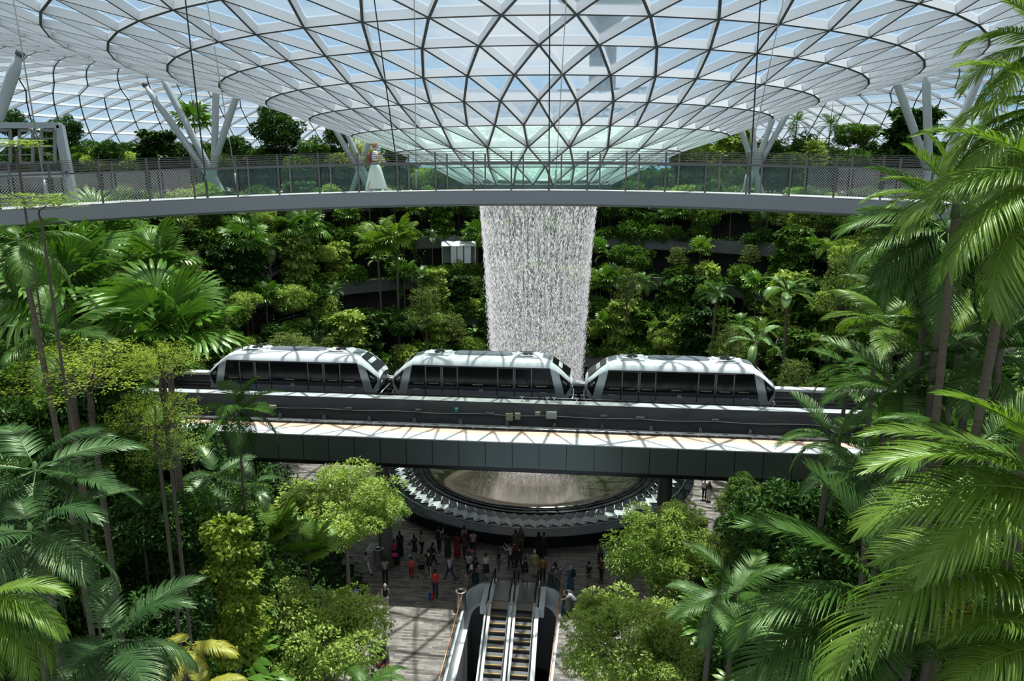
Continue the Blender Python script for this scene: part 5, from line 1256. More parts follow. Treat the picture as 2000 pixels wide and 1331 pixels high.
# terrace escalator and stairs
def flight(pa,pb,label,name,cat,w=1.6,light=True):
    a=Vector(pa); b=Vector(pb); e=empty(name,a); setp(e,label,cat); d=b-a; n=max(4,int(abs(d.z)/.17)); hd=Vector((d.x,d.y,0)).normalized(); sd_=Vector((hd.y,-hd.x,0))
    mb=MB()
    for i in range(n):
        c=d*((i+.5)/n); q=hd*(Vector((d.x,d.y,0)).length/n); 
        vs=[c-q/2-sd_*w/2,c+q/2-sd_*w/2,c+q/2+sd_*w/2,c-q/2+sd_*w/2]; mb.add(vs+[v-Vector((0,0,abs(d.z)/n)) for v in vs],[(0,1,2,3),(0,4,5,1),(3,2,6,7),(0,3,7,4),(1,5,6,2)])
    mb.build('treads',M['conc_light'] if light else M['step'],e)
    for s in(-1,1):
        mb=MB(); mb.bar(sd_*w/2*s+Vector((0,0,-.1)),d+sd_*w/2*s+Vector((0,0,-.1)),.12,.45); mb.build('stringer',M['inox'] if not light else M['conc_light'],e)
        mb=MB(); mb.tube([sd_*w/2*s+Vector((0,0,.95)),d+sd_*w/2*s+Vector((0,0,.95))],.04,6); 
        for k_ in range(6): mb.tube([d*(k_/5)+sd_*w/2*s,d*(k_/5)+sd_*w/2*s+Vector((0,0,.95))],.02,5)
        mb.build('handrail',M['inox'],e)
flight(at(500,548,y=78),at(556,518,y=80),'small escalator climbing between terraces, left of centre','terrace_escalator','escalator',1.4,False)
flight(at(1538,690,y=66),at(1560,648,y=69),'pale open stairs between shrubs right of the waterfall','stairs','stairs',2.2)
flight(at(540,640,y=76),at(640,612,y=80),'pale stair ramp partly hidden by plants behind car 02','stairs','stairs',1.6)

# ================================================================== PLANTING
def vis(p,m=80):
    z=p[2]-H; d=p[1]*ct-z*st
    if d<1: return False
    x=1000+FPX*p[0]/d; y=665.5-FPX*(p[1]*st+z*ct)/d
    return -m<x<2000+m and -m<y<1331+m
def pxy(p):
    z=p[2]-H; d=p[1]*ct-z*st; return 1000+FPX*p[0]/d, 665.5-FPX*(p[1]*st+z*ct)/d
def pol(r,phi,z): return Vector((XC+r*math.sin(phi),YC+r*math.cos(phi),z))
ORD=['lowest','second','third','fourth','top']
def side(p):
    x=pxy(p)[0]
    return 'far left' if x<420 else 'left of the waterfall' if x<930 else 'behind the waterfall' if x<1170 else 'right of the waterfall' if x<1600 else 'far right'
rr=random.Random(12)
GAPS={3:((33,52),(-80,-66),(-23,-12)),2:((17,30),(-43,-29),(-63,-52)),1:((44,52),)}
def ingap(i,phi,m=0):
    d=math.degrees(phi); return any(a-m<d<b+m for a,b in GAPS.get(i,()))
def tlabel(adj,kind,i,p): 
    s=side(p); s=('at the '+s) if s.startswith('far') else s
    return '%s %s on the %s garden terrace, %s'%(adj,kind,ORD[i],s)
for i in range(5):
    r0=TR[i]; z=TZ[i]-.15
    # trees
    n=int(r0*2.9/1.55)
    for k in range(n):
        phi=R(-84+168*(k+rr.uniform(.2,.8))/n); r=r0+rr.uniform(1.0,2.2); p=pol(r,phi,z)
        if not vis(p+Vector((0,0,3)),40): continue
        if i==4: continue
        if ingap(i+1,phi) and rr.random()<.75: continue
        if ingap(i,phi) and rr.random()<.4: continue
        q=rr.random()
        if q<.27:
            s=rr.uniform(1.3,2.3); h=rr.uniform(1.9,4.4); l=tlabel('bushy','broadleaf tree',i,p); tree('bush%d'%rr.randrange(3),p+Vector((0,0,h)),s,l,l,rr.choice(['broad','broad','dark','bright']),base_z=z,rnd=rr)
        elif q<.44:
            s=rr.uniform(1.5,2.4); l=tlabel('tiered feathery','tree',i,p); tree('layer%d'%rr.randrange(3),p+Vector((0,0,rr.uniform(2.4,3.8))),s,l,l,rr.choice(['olive','broad','olive']),base_z=z,rnd=rr,name='tiered_tree')
        elif q<.64:
            s=rr.uniform(4.0,7.0); l=tlabel('climber covered','column of leaves',i,p); tree('col%d'%rr.randrange(2),p,s,l,l,rr.choice(['broad','bright','broad','dark']),rnd=rr,name='climbing_plant',cat='climbing plant')
        elif q<.82:
            l=tlabel('slender','feather palm',i,p); far_palm(p+Vector((0,0,rr.uniform(2.8,5.5))),z,rr.uniform(1.4,2.1),l,l,'feather',rr.choice(['palm','palmlit','palmblue']),rr.randrange(50))
        elif q<.94:
            l=tlabel('slender','fan palm',i,p); far_palm(p+Vector((0,0,rr.uniform(2.8,5.8))),z,rr.uniform(1.5,2.2),l,l,'fan',rr.choice(['fan','palmlit']),rr.randrange(50))
        else:
            l=tlabel('broad','paddle leaf palm',i,p); far_palm(p+Vector((0,0,rr.uniform(1.5,3))),z,rr.uniform(1.5,2.2),l,l,'paddle','pale',rr.randrange(50))
    n=int(r0*2.9/1.25)
    for k in range(n):
        phi=R(-84+168*(k+rr.uniform(.1,.9))/n); p=pol(r0+rr.uniform(.2,.75),phi,z)
        if not vis(p,30) or rr.random()<.08 or (ingap(i,phi) and rr.random()<.85): continue
        s=rr.uniform(.8,1.9); fern=rr.random()<.4; l=tlabel('low leafy','fern clump' if fern else 'shrub',i,p)
        tree(('fern%d' if fern else 'shrub%d')%rr.randrange(2),p+Vector((0,0,s*.45)),s,l,l,rr.choice(['broad','broad','bright','palmlit','dark']),base_z=z,rnd=rr,name='fern' if fern else 'shrub',cat='fern' if fern else 'shrub',trunk=False)
# creepers hanging over planter walls
def creeper(i):
    r=np.random.default_rng(100+i); fm=FM(); n=26000 if i<4 else 34000; a=r.uniform(A0+.3,A1-.3,n); R0=TR[i]; 
    mask=(np.sin(a*23+i*2)+np.sin(a*51+i)+.8*np.sin(a*9+i*5))
    dg=90-np.degrees(a); dg=np.where(dg<-180,dg+360,dg); ok=np.ones(n,bool)
    for lo,hi in GAPS.get(i,()): ok&=~((dg>lo)&(dg<hi)&(r.random(n)<.93))
    a=a[ok]; mask=mask[ok]; n=len(a)
    drop=np.clip(mask*1.7+.15,0.05,4.0)*(r.random(n)**.8)
    z=TZ[i]+.25-drop; Rr=R0-.10-.18*r.random(n)-.12*np.clip(drop,0,1)
    P=np.stack([XC+Rr*np.cos(a),YC+Rr*np.sin(a),z],1); inw=np.stack([-np.cos(a),-np.sin(a),0*a],1)
    leaves(fm,P,nrm(inw*.4+np.array([0,0,-.8])+r.normal(size=(n,3))*.4),nrm(inw+np.array([0,0,.6])+r.normal(size=(n,3))*.3),.24*r.uniform(.6,1.3,n),.14,.1+.7*r.random(n))
    o=bpy.data.objects.new('hanging_creeper',fm.mesh('hanging_creeper',LM['broad'])); C.objects.link(o); setp(o,'green creepers hanging over the %s concrete planter wall'%ORD[i],'creeper',kind='stuff')
for i in range(5): creeper(i)
# ground cover: scattered leaf clumps
def cover(name,pts,nper,label,size=.24,mat='broad',sp=.5,hh=.7,seed=3):
    r=np.random.default_rng(seed); fm=FM(); pts=np.array(pts); k=np.repeat(np.arange(len(pts)),nper); n=len(k)
    P=pts[k]+r.normal(size=(n,3))*np.array([sp,sp,0]); P[:,2]+=hh*r.random(n)*np.exp(-((P[:,:2]-pts[k][:,:2])**2).sum(1)/(sp*sp*2))+.1
    leaves(fm,P,nrm(r.normal(size=(n,3))+np.array([0,0,.2])),nrm(r.normal(size=(n,3))*.5+np.array([0,-.2,1])),size*r.uniform(.6,1.4,n),size*.5,(.2+.5*r.random(n)+.25*(r.normal(size=len(pts)))[k]))
    o=bpy.data.objects.new(name,fm.mesh(name,LM[mat])); C.objects.link(o); setp(o,label,'undergrowth',kind='stuff')
def scatter(n,f,seed):
    r=random.Random(seed); res=[]; t=0
    while len(res)<n and t<n*30:
        t+=1; q=f(r)
        if q is not None and vis(q,60): res.append(q)
    return res
def fs(sg):
    def f(r):
        x=sg*r.uniform(3,46); y=r.uniform(3,56); h=hgt(x,y)
        return (x,y,h) if h>.25 else None
    return f
cover('undergrowth',scatter(1100,fs(-1),1),30,'dense leafy undergrowth covering the slope left of the plaza',.34,'dark',.75,1.0)
cover('undergrowth',scatter(1100,fs(1),2),30,'dense leafy undergrowth covering the slope right of the plaza',.34,'dark',.75,1.0)
for i in range(4):
    cover('undergrowth',scatter(150,lambda r:tuple(pol(TR[i]+r.uniform(.4,4.5),R(r.uniform(-84,84)),TZ[i])),20+i),22,'leafy ground cover on the %s garden terrace'%ORD[i],.26,'broad',.5,.7)
cover('undergrowth',scatter(420,lambda r:tuple(pol(r.uniform(40,54),R(r.uniform(-80,80)),21.5)),9),30,'leafy ground cover on the top garden level behind the footbridge',.3,'broad',.7,1.3)

# --- top garden: individually observed silhouettes (x, y of the crown centre, radius in px)
def top(kind,px,py,rpx,label,mat=None,Y=97,group=None,name='broadleaf_tree'):
    c=at(px,py,y=Y); s=rpx/FPX*(Y*ct)
    if kind in('feather','fan'): return far_palm(c,21.5,s,label,group,kind,mat or 'palm',px)
    if kind.startswith('col'):
        h=(c.z-21.5)+s; return tree(kind,(c.x,c.y,21.5),h,label,group,mat,name='climbing_plant',cat='climbing plant',rnd=rr)
    return tree(kind,c,s,label,group,mat,base_z=21.5,rnd=rr,name=name)
top('bush0',545,255,52,'large round dark tree standing right of the tall fan palm above the footbridge','dark')
top('bush1',535,225,34,'dark crown rising from the top of the large round tree above the footbridge','dark',98)
top('fan',378,235,44,'tall fan palm rising above the footbridge among slanting struts','fan',92)
top('bush2',118,272,44,'dark tree just right of the white lift frame','dark',88)
top('bush0',128,245,28,'small dark crown over the right edge of the lift frame','dark',88)
top('bush1',212,296,34,'rounded dark tree between the lift frame and the fan palm','dark',92)
top('col0',308,300,40,'dark leafy column tree left of the tall fan palm','dark',92)
top('bush2',455,288,34,'dark low tree between the fan palm and the round tree','dark',92)
top('bush0',612,290,32,'mid green tree between the round dark tree and the walking woman','broad',94)
top('bush1',20,240,38,'dark tree above the lift frame at the far left edge','dark',84)
top('bush2',662,268,34,'dark tree just left of the walking woman','dark',99)
top('layer0',712,300,46,'yellowish tiered tree behind the walking woman','yellow',90,name='tiered_tree')
top('bush0',770,300,34,'dark tree behind and right of the walking woman','dark',96)
top('bush1',370,302,40,'dark bushy tree around the foot of the tall fan palm','dark',96)
top('bush0',410,330,30,'leafy green bush below the slanting strut cluster','broad',92)
top('bush1',585,325,36,'leafy green bush under the round dark tree','broad',92)
top('layer1',1385,290,44,'tiered olive tree right of the roof funnel above the footbridge','olive',95,name='tiered_tree')
top('col1',1432,300,46,'bright leafy column left of the strut cluster on the top level','bright',92)
top('bush2',1500,300,40,'dark green tree at the right hand strut cluster','dark',96)
top('feather',1556,240,34,'feather palm with upright crown right of the strut cluster','palm',95)
top('feather',1622,245,36,'feather palm between two leafy trees on the top level','palm',95)
top('bush0',1572,285,36,'dark leafy tree beneath the upright feather palm','dark',94)
top('layer2',1590,300,38,'yellow green tiered tree on the top level at right','bright',92,name='tiered_tree')
top('bush1',1660,262,34,'leafy tree right of the twin feather palms','broad',93)
top('bush2',1690,262,30,'pale leafy tree beside the slanting strut at right','broad',93)
top('col0',1780,270,52,'tall dark climber covered column on the slanting strut at right','dark',90)
top('bush0',1735,300,32,'dark low tree left of the climber covered strut','dark',92)
top('bush1',1850,300,40,'dark tree behind the big palms on the top level','dark',90)
top('bush2',1540,320,34,'leafy bush right of the strut cluster','broad',91)
k=0
for px in range(-10,2010,26):
    py=(322 if not 700<px<1330 else 340)+rr.uniform(-10,8); 
    if 800<px<1330 and rr.random()<.0: continue
    rp=rr.uniform(26,42); l='leafy bush on the top level seen through the footbridge railing, %s'%('left of the woman' if px<700 else 'under the roof funnel' if px<1330 else 'toward the big palms')
    top('bush%d'%rr.randrange(3),px,py if not(800<px<1330) else py+18,rp,l,rr.choice(['broad','dark','broad','bright']),rr.uniform(96.5,100),group=l,name='leafy_bush')

for px in range(-10,2010,22):
    l='dense green bush behind the footbridge glass, %s'%('left of the woman' if px<700 else 'under the funnel' if px<1330 else 'toward the big palms')
    top('bush%d'%rr.randrange(3),px,(352 if not(820<px<1290) else 384)+rr.uniform(-8,8),rr.uniform(30,42),l,rr.choice(['broad','dark','dark','bright','broad']),rr.uniform(97.5,103),group=l,name='leafy_bush')
for px in list(range(-10,690,24))+list(range(1335,1800,24)):
    l='dark green foliage mound on the top garden rim, %s'%('left of the woman' if px<700 else 'toward the big palms')
    top('bush%d'%rr.randrange(3),px+rr.uniform(-8,8),304+rr.uniform(-14,12),rr.uniform(22,36),l,rr.choice(['dark','dark','broad']),rr.uniform(98,104),group=l,name='leafy_bush')
# --- ray helper for the near forest
def gdepth(px,py):
    d=6.0
    while d<70:
        p=at(px,py,d=d)
        if p.z<max(0,hgt(p.x,p.y)): return d
        d+=.5
    return 70
MATS=['dark','broad','dark','broad','palmblue']
def fill(px,py,rng_,hz,sl):
    g=gdepth(px,py); d=g*rng_.uniform(.72,.86); 
    if d<9: d=9
    p=at(px,py,d=d); base=max(0,hgt(p.x,p.y)); q=rng_.random(); s=rng_.uniform(1.2,2.1)*min(1,d/24)**.5
    if q<.52:
        l='dense broadleaf tree in the forest %s'%sl; tree('bush%d'%rng_.randrange(3),p,s,l,l,rng_.choice(['dark','broad','dark','broad']),base_z=base,rnd=rng_)
    elif q<.66:
        l='tiered small leaved tree in the forest %s'%sl; tree('layer%d'%rng_.randrange(3),p,s*1.1,l,l,rng_.choice(['olive','broad','bright']),base_z=base,rnd=rng_,name='tiered_tree')
    elif q<.76:
        l='climber covered stem in the forest %s'%sl; tree('col%d'%rng_.randrange(2),p-Vector((0,0,1.5)),3.8*min(1,d/24),l,l,rng_.choice(['broad','dark']),rnd=rng_,name='climbing_plant',cat='climbing plant')
    elif q<.92:
        l='dark feather palm in the forest %s'%sl; far_palm(p+Vector((0,0,.4)),base,s*1.15,l,l,'feather',rng_.choice(['palm','palmblue','palm']),rng_.randrange(60))
    else:
        l='fan palm in the forest %s'%sl; far_palm(p+Vector((0,0,.4)),base,s*1.1,l,l,'fan','fan',rng_.randrange(60))
rf=random.Random(5)
def zone(py,left):
    b='above the train line' if py<660 else 'beside the guideway' if py<900 else 'below the guideway'
    return b+(' at left' if left else ' at right')
for py in range(455,1400,52):
    for px in range(-20,700,58):
        x=px+rf.uniform(-22,22); y=py+rf.uniform(-20,20)
        lim=300 if y<620 else 380 if y<690 else 350 if y<900 else 500 if y<1000 else 520 if y<1120 else 560
        if y<520: lim=140
        if x>lim: continue
        fill(x,y,rf,0,zone(y,True))
    for px in range(1340,2040,58):
        x=px+rf.uniform(-22,22); y=py+rf.uniform(-20,20)
        lim=1720 if y<640 else 1640 if y<760 else 1600 if y<900 else 1510 if y<980 else 1480 if y<1100 else 1400
        if y<1010 and y>900: lim=1560
        if x<lim: continue
        fill(x,y,rf,0,zone(y,False))

def thicket(px,py,rng_,sl):
    g=gdepth(px,py); d=max(9.5,g*rng_.uniform(.50,.66)); p=at(px,py,d=d); l='leafy mid height tree filling the thicket %s'%sl
    tree('bush%d'%rng_.randrange(3),p,rng_.uniform(70,105)/FPX*d,l,l,rng_.choice(['dark','broad','dark']),base_z=max(0,hgt(p.x,p.y)),rnd=rng_)
for (x0,x1,y0,y1,sl) in ((-10,400,900,1320,'below the guideway at left'),(1500,2000,1000,1320,'below the guideway at right'),(-10,210,740,880,'beside the guideway at left')):
    for y in range(y0,y1,95):
        for x in range(x0,x1,88): thicket(x+rf.uniform(-25,25),y+rf.uniform(-25,25),rf,sl)
def B(p): return max(0.,hgt(p.x,p.y))
# --- specific plants, left side
def P_(px,py,d): return at(px,py,d=d)
def fpalm(px,py,d,rpx,label,nf=13,mat='fan',el=(-35,80),tr=.13,seed=0,lib=None,kind='fan'):
    p=P_(px,py,d); L=rpx/FPX*d; tr*=.6
    return palm(p,B(p),L/1.55 if lib is None else L,nf,label,None,mat,lib or FAN,tr,seed,el,name='fan_palm' if kind=='fan' else 'feather_palm',crownshaft=(kind!='fan'))
fpalm(325,640,20,135,'large fan palm with spreading pleated fronds left of the train',17,'fan',(-25,80),.16,3)
fpalm(300,505,27,80,'bright fan palm on the slope above the large fan palm',12,'fan',(-20,75),.14,23)
fpalm(120,560,21,135,'dark fan palm near the left edge above the yellow green tree',16,'fan',(-25,80),.15,4)
fpalm(205,452,34,95,'broad fan palm just below the footbridge at left',14,'fan',(-30,75),.15,5)
fpalm(62,452,30,70,'fan palm under the left end of the footbridge',12,'fan',(-30,75),.15,15)
fpalm(478,462,72,52,'fan palm on a terrace with an orange brown trunk, left of centre',13,'fan',(-40,75),.25,6)
fpalm(590,440,78,48,'fan palm on the upper terrace below the walking woman',12,'fan',(-40,75),.2,16)
fpalm(735,470,80,46,'tall fan palm between the tent and the woman, on a terrace',12,'palmlit',(-40,75),.2,17)
fpalm(775,455,80,42,'pale green fan palm nearest the small white tent',12,'palmlit',(-40,75),.2,18)
p=P_(234,528,26); palm(p,p.z-3.6,62/FPX*26,11,'young bright feather palm with a stout hairy brown trunk',None,'palmlit',FR_MID,.20,7,(0,80),name='feather_palm',crownshaft=False)
fpalm(465,800,24,98,'small graceful palm standing before the guideway near car 02',12,'palm',(-45,80),.075,8,FR_HERO,'f')
fpalm(112,660,17,125,'dark feather palm with long arching fronds above the yellow green tree',14,'palm',(-25,75),.10,9,FR_HERO,'f')
fpalm(36,470,14,120,'tall dark palm with a ringed trunk at the left edge under the footbridge',13,'palm',(-50,60),.10,10,FR_HERO,'f')
fpalm(420,930,27,80,'dark feather palm in shade below the guideway',12,'palmblue',(-40,70),.12,11,FR_MID,'f')
fpalm(492,950,28,66,'pale shaded palm behind the thin trunk below the guideway',11,'palmblue',(-40,70),.1,12,FR_MID,'f')
fpalm(70,920,12,190,'bluish feather palm with long dark fronds at mid left',13,'palmblue',(-45,65),.11,13,FR_HERO,'f')
fpalm(60,1040,11,200,'bluish feather palm with drooping fronds above the yellow flowers',12,'palmblue',(-45,55),.11,14,FR_HERO,'f')
fpalm(225,1255,12,190,'bluish feather palm with upright fronds at the bottom left of centre',14,'palmblue',(-40,65),.11,19,FR_HERO,'f')
p=P_(-60,1180,7.5); palm(p,B(p),1.1,5,'bright sunlit palm fronds reaching in at the bottom left corner',None,'palmlit',FR_HERO,.08,20,(-60,-10),hero=[(15,.1,1.05,1),(28,.0,1.0,0),(-20,.1,1.1,1),(-2,-.2,1.0,3),(-48,.0,1.0,1)])
fpalm(372,1262,14,100,'yellowing feather palm in front of the bright round tree',8,'palmyellow',(-50,30),.07,21,FR_HERO,'f')
fpalm(395,1345,13,95,'yellow brown palm at the bottom edge near the bright round tree',7,'palmyellow',(-30,50),.07,22,FR_HERO,'f')
fpalm(715,1345,15,90,'small palm fronds at the bottom edge beside the bright round tree',9,'palm',(-30,50),.07,24,FR_HERO,'f')
# round pleated leaves
p=P_(528,1035,27); palm(p,B(p),.9,8,'palm with round pleated bright leaves behind the plaza tree',None,'palmlit',ROUND,.06,25,(0,60),name='fan_palm',crownshaft=False)
p=P_(600,1070,27); palm(p,B(p),.85,7,'palm with round pleated leaves under the plaza tree',None,'palmlit',ROUND,.06,26,(0,60),name='fan_palm',crownshaft=False)
# yellow green plate tree
def T_(kind,px,py,d,rpx,label,mat=None,name='broadleaf_tree',zs=1,rot=None,bz=None,trunk=True):
    c=P_(px,py,d); return tree(kind,c,rpx/FPX*d,label,None,mat,base_z=B(c) if bz is None else bz,rnd=rf,name=name,zs=zs,rot=rot,trunk=trunk)
T_('plate0',165,712,15,190,'yellow green tree with flat spreading tiers, upper left of the guideway','lime','tiered_tree',.45,1.0)
T_('plate1',310,700,15.5,110,'yellow green spreading branch reaching toward car 02','lime','tiered_tree',.6,2.0)
T_('plate1',300,800,15.5,120,'yellow green lower tier in front of the guideway at left','lime','tiered_tree',.6,3.0)
T_('plate0',330,870,16,95,'lime green tree below the yellow tiers at the guideway end','bright','tiered_tree',.6,4.0)
T_('twig',75,392,13,95,'olive branch with small leaves across the left end of the footbridge','bright','tiered_tree',.4,5.0)
T_('twig',30,280,16,75,'yellow green branch in front of the lift frame','bright','tiered_tree',.25,2.5)
# plaza trees
T_('fine0',672,985,32,125,'light green plaza tree with open crown between pillar and forest','bright',zs=.8,bz=0)
T_('fine1',735,1000,33,62,'light green side crown over the round guideway pillar','bright',zs=.8,bz=0,trunk=False)
T_('fine2',596,985,31,58,'pale green side crown toward the forest by the guideway','olive',zs=.9,bz=0)
T_('fine1',612,1248,26,150,'large bright round plaza tree at the bottom left of the escalators','bright',zs=.95,bz=0)
T_('fine0',545,1290,25,95,'bright green crown at the bottom edge beside the round plaza tree','bright',zs=.9,bz=0)
T_('fine2',690,1225,27,48,'bright small crown beside the luggage trolleys','bright',zs=.9,bz=0)
T_('fine0',1290,1075,33,115,'bright airy plaza tree right of the escalators under the guideway','bright',zs=1.0,bz=0)
T_('fine2',1330,1020,34,62,'olive green upper crown of the plaza tree beside the right pillar','olive',zs=.9,bz=0)
T_('fine1',1215,1255,26,140,'large bright plaza tree at the bottom right of the escalators','bright',zs=.95,bz=0)
T_('fine2',1300,1290,25,85,'bright green crown at the bottom edge beside the right plaza tree','bright',zs=.9,bz=0)
T_('fine0',1160,1190,27,42,'small bright branch reaching over the kneeling man','bright',zs=.8,bz=0)
T_('fine1',1465,1000,30,72,'olive tree at the edge of the right hand forest by the plaza','olive',zs=1,bz=0)
T_('fine0',1440,1080,29,62,'olive green tree below the olive tree at the plaza edge','olive',zs=1,bz=0)
T_('bush1',1450,945,34,34,'small pale leaved shrub just under the right end of the cladding','broad',zs=.9)
T_('bush2',1420,1030,33,30,'dark shrub beside the person at the plaza edge','dark',zs=.9)
c=P_(468,1270,20); tree('colfine',(c.x,c.y,c.z),3.9,'tall yellow green climber column left of the bright round tree',None,'lime',rnd=rf,name='climbing_plant',cat='climbing plant')
c=P_(468,1130,24); tree('col0',(c.x,c.y,c.z-1),3.2,'green climber behind the yellow green column',None,'broad',rnd=rf,name='climbing_plant',cat='climbing plant')
# mid-ground behind the train
T_('layer0',1555,735,52,48,'round olive bush tree directly right of car 06','olive',name='tiered_tree',bz=0)
T_('layer1',1425,668,66,52,'olive tiered tree behind car 06','olive',name='tiered_tree',bz=4)
T_('layer2',1650,560,56,62,'olive tiered tree left of the tall dark palms','olive',name='tiered_tree',bz=8,zs=1.4)
T_('layer1',560,672,60,60,'grey green tiered tree directly behind car 02','olive',name='tiered_tree',bz=4,zs=.5)
T_('layer0',830,600,74,48,'tiered grey green tree left of the waterfall','olive',name='tiered_tree',bz=4,zs=1.2)
T_('layer2',1225,560,76,34,'tiered tree right beside the waterfall','olive',name='tiered_tree',bz=8,zs=1.6)
for (px,py,d,rp,l,n,sd_) in((1538,570,58,64,'large paddle leaf palm with ribbed pale leaves right of the waterfall',9,41),(1478,668,56,62,'paddle leaf palm above the right end of car 06',8,42),(1400,575,66,40,'feathery palm behind car 06, left of the paddle leaf palm',10,43)):
    p=P_(px,py,d); palm(p,B(p) if sd_!=43 else 4,rp/FPX*d,n,l,None,'pale' if sd_!=43 else 'palmblue',PAD if sd_!=43 else FR_MID,.14,sd_,(-15,70),name='paddle_leaf_palm' if sd_!=43 else 'feather_palm',crownshaft=False)
# --- right foreground palms with observed fronds (angle in picture, toward viewer, length m, mesh)
p=P_(1748,1190,10.5); palm(p,B(p),1.7,5,'big feather palm in the lower right with broad arching fronds',None,'palm',FR_HERO,.11,51,(-30,40),
  hero=[(128,.15,2.7,0),(150,.2,2.7,1),(172,.3,2.9,1),(200,.3,2.5,1),(108,.0,2.3,2),(80,-.2,2.0,0),(60,.2,2.2,0),(225,.4,2.2,3),(185,.5,2.6,0),(20,.4,2.3,1)])
p=P_(2075,1140,9); palm(p,B(p),1.6,3,'sunlit feather palm whose long frond crosses the lower right',None,'palmlit',FR_HERO,.11,52,(-30,40),
  hero=[(163,.12,3.5,1),(200,.3,2.6,3),(215,.4,2.2,3),(150,.1,2.4,0),(130,.3,2.4,0)])
p=P_(2110,985,7.5); palm(p,B(p),1.6,2,'bright sunlit palm with wide fronds at the right edge beside the track',None,'palmlit',FR_HERO,.10,53,(-30,40),
  hero=[(147,.1,2.35,0),(160,.0,2.3,1),(172,.25,2.0,1),(120,.1,1.9,0),(138,-.3,2.1,0)])
p=P_(2060,1260,8.5); palm(p,B(p),1.5,3,'light green palm fronds at the bottom right corner',None,'palmlit',FR_HERO,.10,54,(-30,30),
  hero=[(140,.2,1.6,1),(175,.3,1.5,3),(205,.3,1.5,3),(225,.2,1.4,3)])
p=P_(1560,1325,13); palm(p,B(p),1.9,10,'feather palm with pale fronds low beside the right plaza tree',None,'palm',FR_HERO,.09,55,(-35,60))
p=P_(1395,1180,17); palm(p,B(p),1.3,9,'young palm with ribbed pale fronds beside the right plaza tree',None,'pale',FR_HERO,.08,56,(-35,50))
p=P_(1440,1160,17); palm(p,B(p),1.6,9,'green feather palm standing behind the ribbed pale fronds',None,'palm',FR_HERO,.08,66,(-35,70))
p=P_(1690,1345,11); palm(p,B(p),1.9,11,'dark feather palm at the bottom edge in the lower right',None,'palm',FR_HERO,.10,57,(-25,60))
p=P_(1852,450,13.5); palm(p,B(p),1.9,8,'tall palm with twin ringed trunks rising before the footbridge end',None,'palm',FR_HERO,.085,58,(-50,50),
  hero=[(150,.2,2.2,1),(168,.25,2.2,1),(190,.3,1.8,3),(120,.1,1.9,0),(60,.1,2.0,0),(20,.2,1.9,1),(215,.3,1.6,3)])
p=P_(1822,470,14.5); palm(p,B(p),1.6,8,'second ringed palm trunk beside the tall palm at the footbridge end',None,'palm',FR_HERO,.08,59,(-55,60))
p=P_(1868,400,11.5); palm(p,B(p),1.3,3,'palm with upright bright fronds crossing the footbridge at right',None,'palmlit',FR_HERO,.07,60,(0,60),
  hero=[(100,.1,1.2,2),(120,.1,1.25,2),(140,.1,1.25,0),(160,.2,1.2,0),(78,.1,1.25,2),(182,.2,1.1,1),(55,.1,1.2,2)])
p=P_(2085,210,9.5); palm(p,B(p),1.6,4,'high palm with hanging fronds in the upper right corner',None,'palmlit',FR_HERO,.08,61,(-40,20),
  hero=[(160,.1,1.7,1),(190,.2,1.9,3),(215,.1,2.0,3),(140,.2,1.6,0),(175,-.1,1.8,1)])
p=P_(2055,95,10.5); palm(p,B(p),1.4,3,'topmost palm fronds at the upper right corner of the roof',None,'palmlit',FR_HERO,.08,62,(-40,20),
  hero=[(150,.1,1.5,1),(175,.1,1.45,1),(200,.2,1.5,3),(125,.2,1.4,0)])
p=P_(2065,350,8.5); palm(p,B(p),1.5,3,'sunlit palm with drooping fronds over the right end of the footbridge',None,'palmlit',FR_HERO,.08,63,(-40,20),
  hero=[(165,.15,2.0,1),(190,.2,1.9,3),(212,.25,1.9,3),(140,.1,1.7,0),(230,.1,1.8,3)])
p=P_(1975,470,13); palm(p,B(p),1.7,11,'dark palm with a thin straight trunk at the far right edge',None,'palm',FR_HERO,.075,64,(-50,50))
p=P_(1740,640,18); palm(p,B(p),1.6,12,'bright palm in the middle of the right hand forest above the track',None,'palmlit',FR_HERO,.09,65,(-25,75))
p=P_(1625,860,19); palm(p,B(p),1.6,12,'dark palm in front of the right end of the guideway',None,'palm',FR_HERO,.09,67,(-30,70))
p=P_(1760,760,15); palm(p,B(p),1.9,12,'dark arching palm above the right end of the track',None,'palm',FR_HERO,.09,68,(-35,60))
p=P_(1900,700,14); palm(p,B(p),1.8,12,'dark palm between the two thin trunks at right',None,'palm',FR_HERO,.09,69,(-35,60))
p=P_(1900,560,16); palm(p,B(p),1.7,12,'yellow green palm behind the twin ringed trunks',None,'palmlit',FR_HERO,.09,70,(-45,60))
p=P_(1700,930,16); palm(p,B(p),1.7,12,'dark bluish palm at right below the guideway end',None,'palmblue',FR_HERO,.09,71,(-35,60))
p=P_(1900,880,12); palm(p,B(p),1.7,12,'dark shaded palm behind the bright sunlit fronds',None,'palm',FR_HERO,.09,72,(-35,60))
p=P_(1720,560,24); palm(p,B(p),1.8,12,'fresh green palm left of the twin ringed trunks',None,'palm',FR_HERO,.09,73,(-45,60))
p=P_(1660,720,30); palm(p,B(p),1.9,12,'dark green palm right of the round olive bush tree',None,'palm',FR_MID,.09,74,(-45,60))
p=P_(1960,620,17); palm(p,B(p),1.8,12,'deep green palm at the right edge behind the thin trunk',None,'palm',FR_HERO,.09,75,(-45,60))
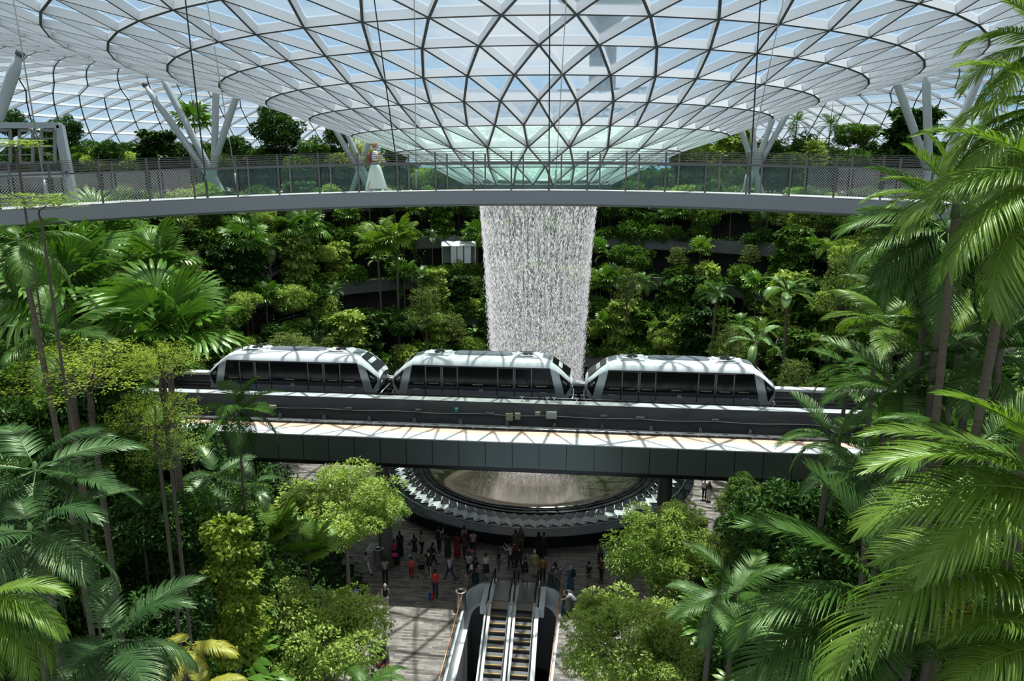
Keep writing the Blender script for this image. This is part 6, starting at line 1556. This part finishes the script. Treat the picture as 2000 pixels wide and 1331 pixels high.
# yellow flowers
def flower(px,py,d,label):
    p=P_(px,py,d); e=empty('yellow_flower_spray',p); setp(e,label,'flower'); fm=FM(); r=np.random.default_rng(px); n=90
    leaves(fm,r.normal(size=(n,3))*.10,sph(n,r)+np.array([0,0,-.6]),sph(n,r),.13,.06,r.random(n)); link('blossom',fm.mesh('blossom',M['flower']),e)
    mb=MB(); mb.tube([(0,0,0),(.05,.1,-.5),(0,.2,-1.2)],.012,5); mb.build('stem',M['green_trunk'],e)
M['flower']=pbr('yellow_blossom',(.85,.50,.03),.6)
flower(88,1083,11.5,'small cluster of yellow flowers under the bluish fronds at left')
flower(96,1100,11.6,'lower cluster of yellow flowers under the bluish fronds at left')
flower(1875,1225,9.8,'yellow flowers in the dark foliage at the lower right')
flower(1900,1215,9.8,'orange yellow flower spray beside the yellow flowers at lower right')
flower(1910,1318,9.5,'small orange flower at the bottom right edge')

# ================================================================== LIGHT
sd=bpy.data.lights.new('sun','SUN'); sd.energy=6.6; sd.angle=R(.55); sd.color=(1,.965,.90); so=bpy.data.objects.new('sun',sd); C.objects.link(so)
dirv=Vector((-.10,-.16,-1)); so.rotation_euler=dirv.to_track_quat('-Z','Y').to_euler(); so.location=(0,0,120)
w=bpy.data.worlds.new('world'); bpy.context.scene.world=w; w.use_nodes=True; nt=w.node_tree; N=nt.nodes; L=nt.links
for n in list(N): N.remove(n)
out=N.new('ShaderNodeOutputWorld'); bg=N.new('ShaderNodeBackground'); L.new(bg.outputs[0],out.inputs[0])
tc=N.new('ShaderNodeTexCoord'); sp=N.new('ShaderNodeSeparateXYZ'); L.new(tc.outputs['Generated'],sp.inputs[0])
mr=N.new('ShaderNodeMapRange'); mr.inputs[1].default_value=0; mr.inputs[2].default_value=.6; L.new(sp.outputs[2],mr.inputs[0])
g=N.new('ShaderNodeMix'); g.data_type='RGBA'; g.inputs[6].default_value=(.40,.70,1.0,1); g.inputs[7].default_value=(.88,.87,.86,1); L.new(mr.outputs[0],g.inputs[0])
mp=N.new('ShaderNodeMapping'); mp.inputs['Scale'].default_value=(1,1,2.6); L.new(tc.outputs['Generated'],mp.inputs[0])
nz=N.new('ShaderNodeTexNoise'); nz.inputs['Scale'].default_value=3.2; nz.inputs['Detail'].default_value=8; nz.inputs['Roughness'].default_value=.6; L.new(mp.outputs[0],nz.inputs[0])
cr=N.new('ShaderNodeMapRange'); cr.inputs[1].default_value=.46; cr.inputs[2].default_value=.64; L.new(nz.outputs[0],cr.inputs[0])
c=N.new('ShaderNodeMix'); c.data_type='RGBA'; c.inputs[7].default_value=(1,1,1,1); L.new(cr.outputs[0],c.inputs[0]); L.new(g.outputs[2],c.inputs[6]); L.new(c.outputs[2],bg.inputs[0])
bg.inputs[1].default_value=.84
sc=bpy.context.scene
sc.view_settings.view_transform='Standard'; sc.view_settings.look='None'; sc.view_settings.exposure=0
sc.cycles.max_bounces=5; sc.cycles.diffuse_bounces=2; sc.cycles.glossy_bounces=2; sc.cycles.transmission_bounces=2; sc.cycles.transparent_max_bounces=8
sc.cycles.caustics_reflective=False; sc.cycles.caustics_refractive=False; sc.cycles.sample_clamp_indirect=4
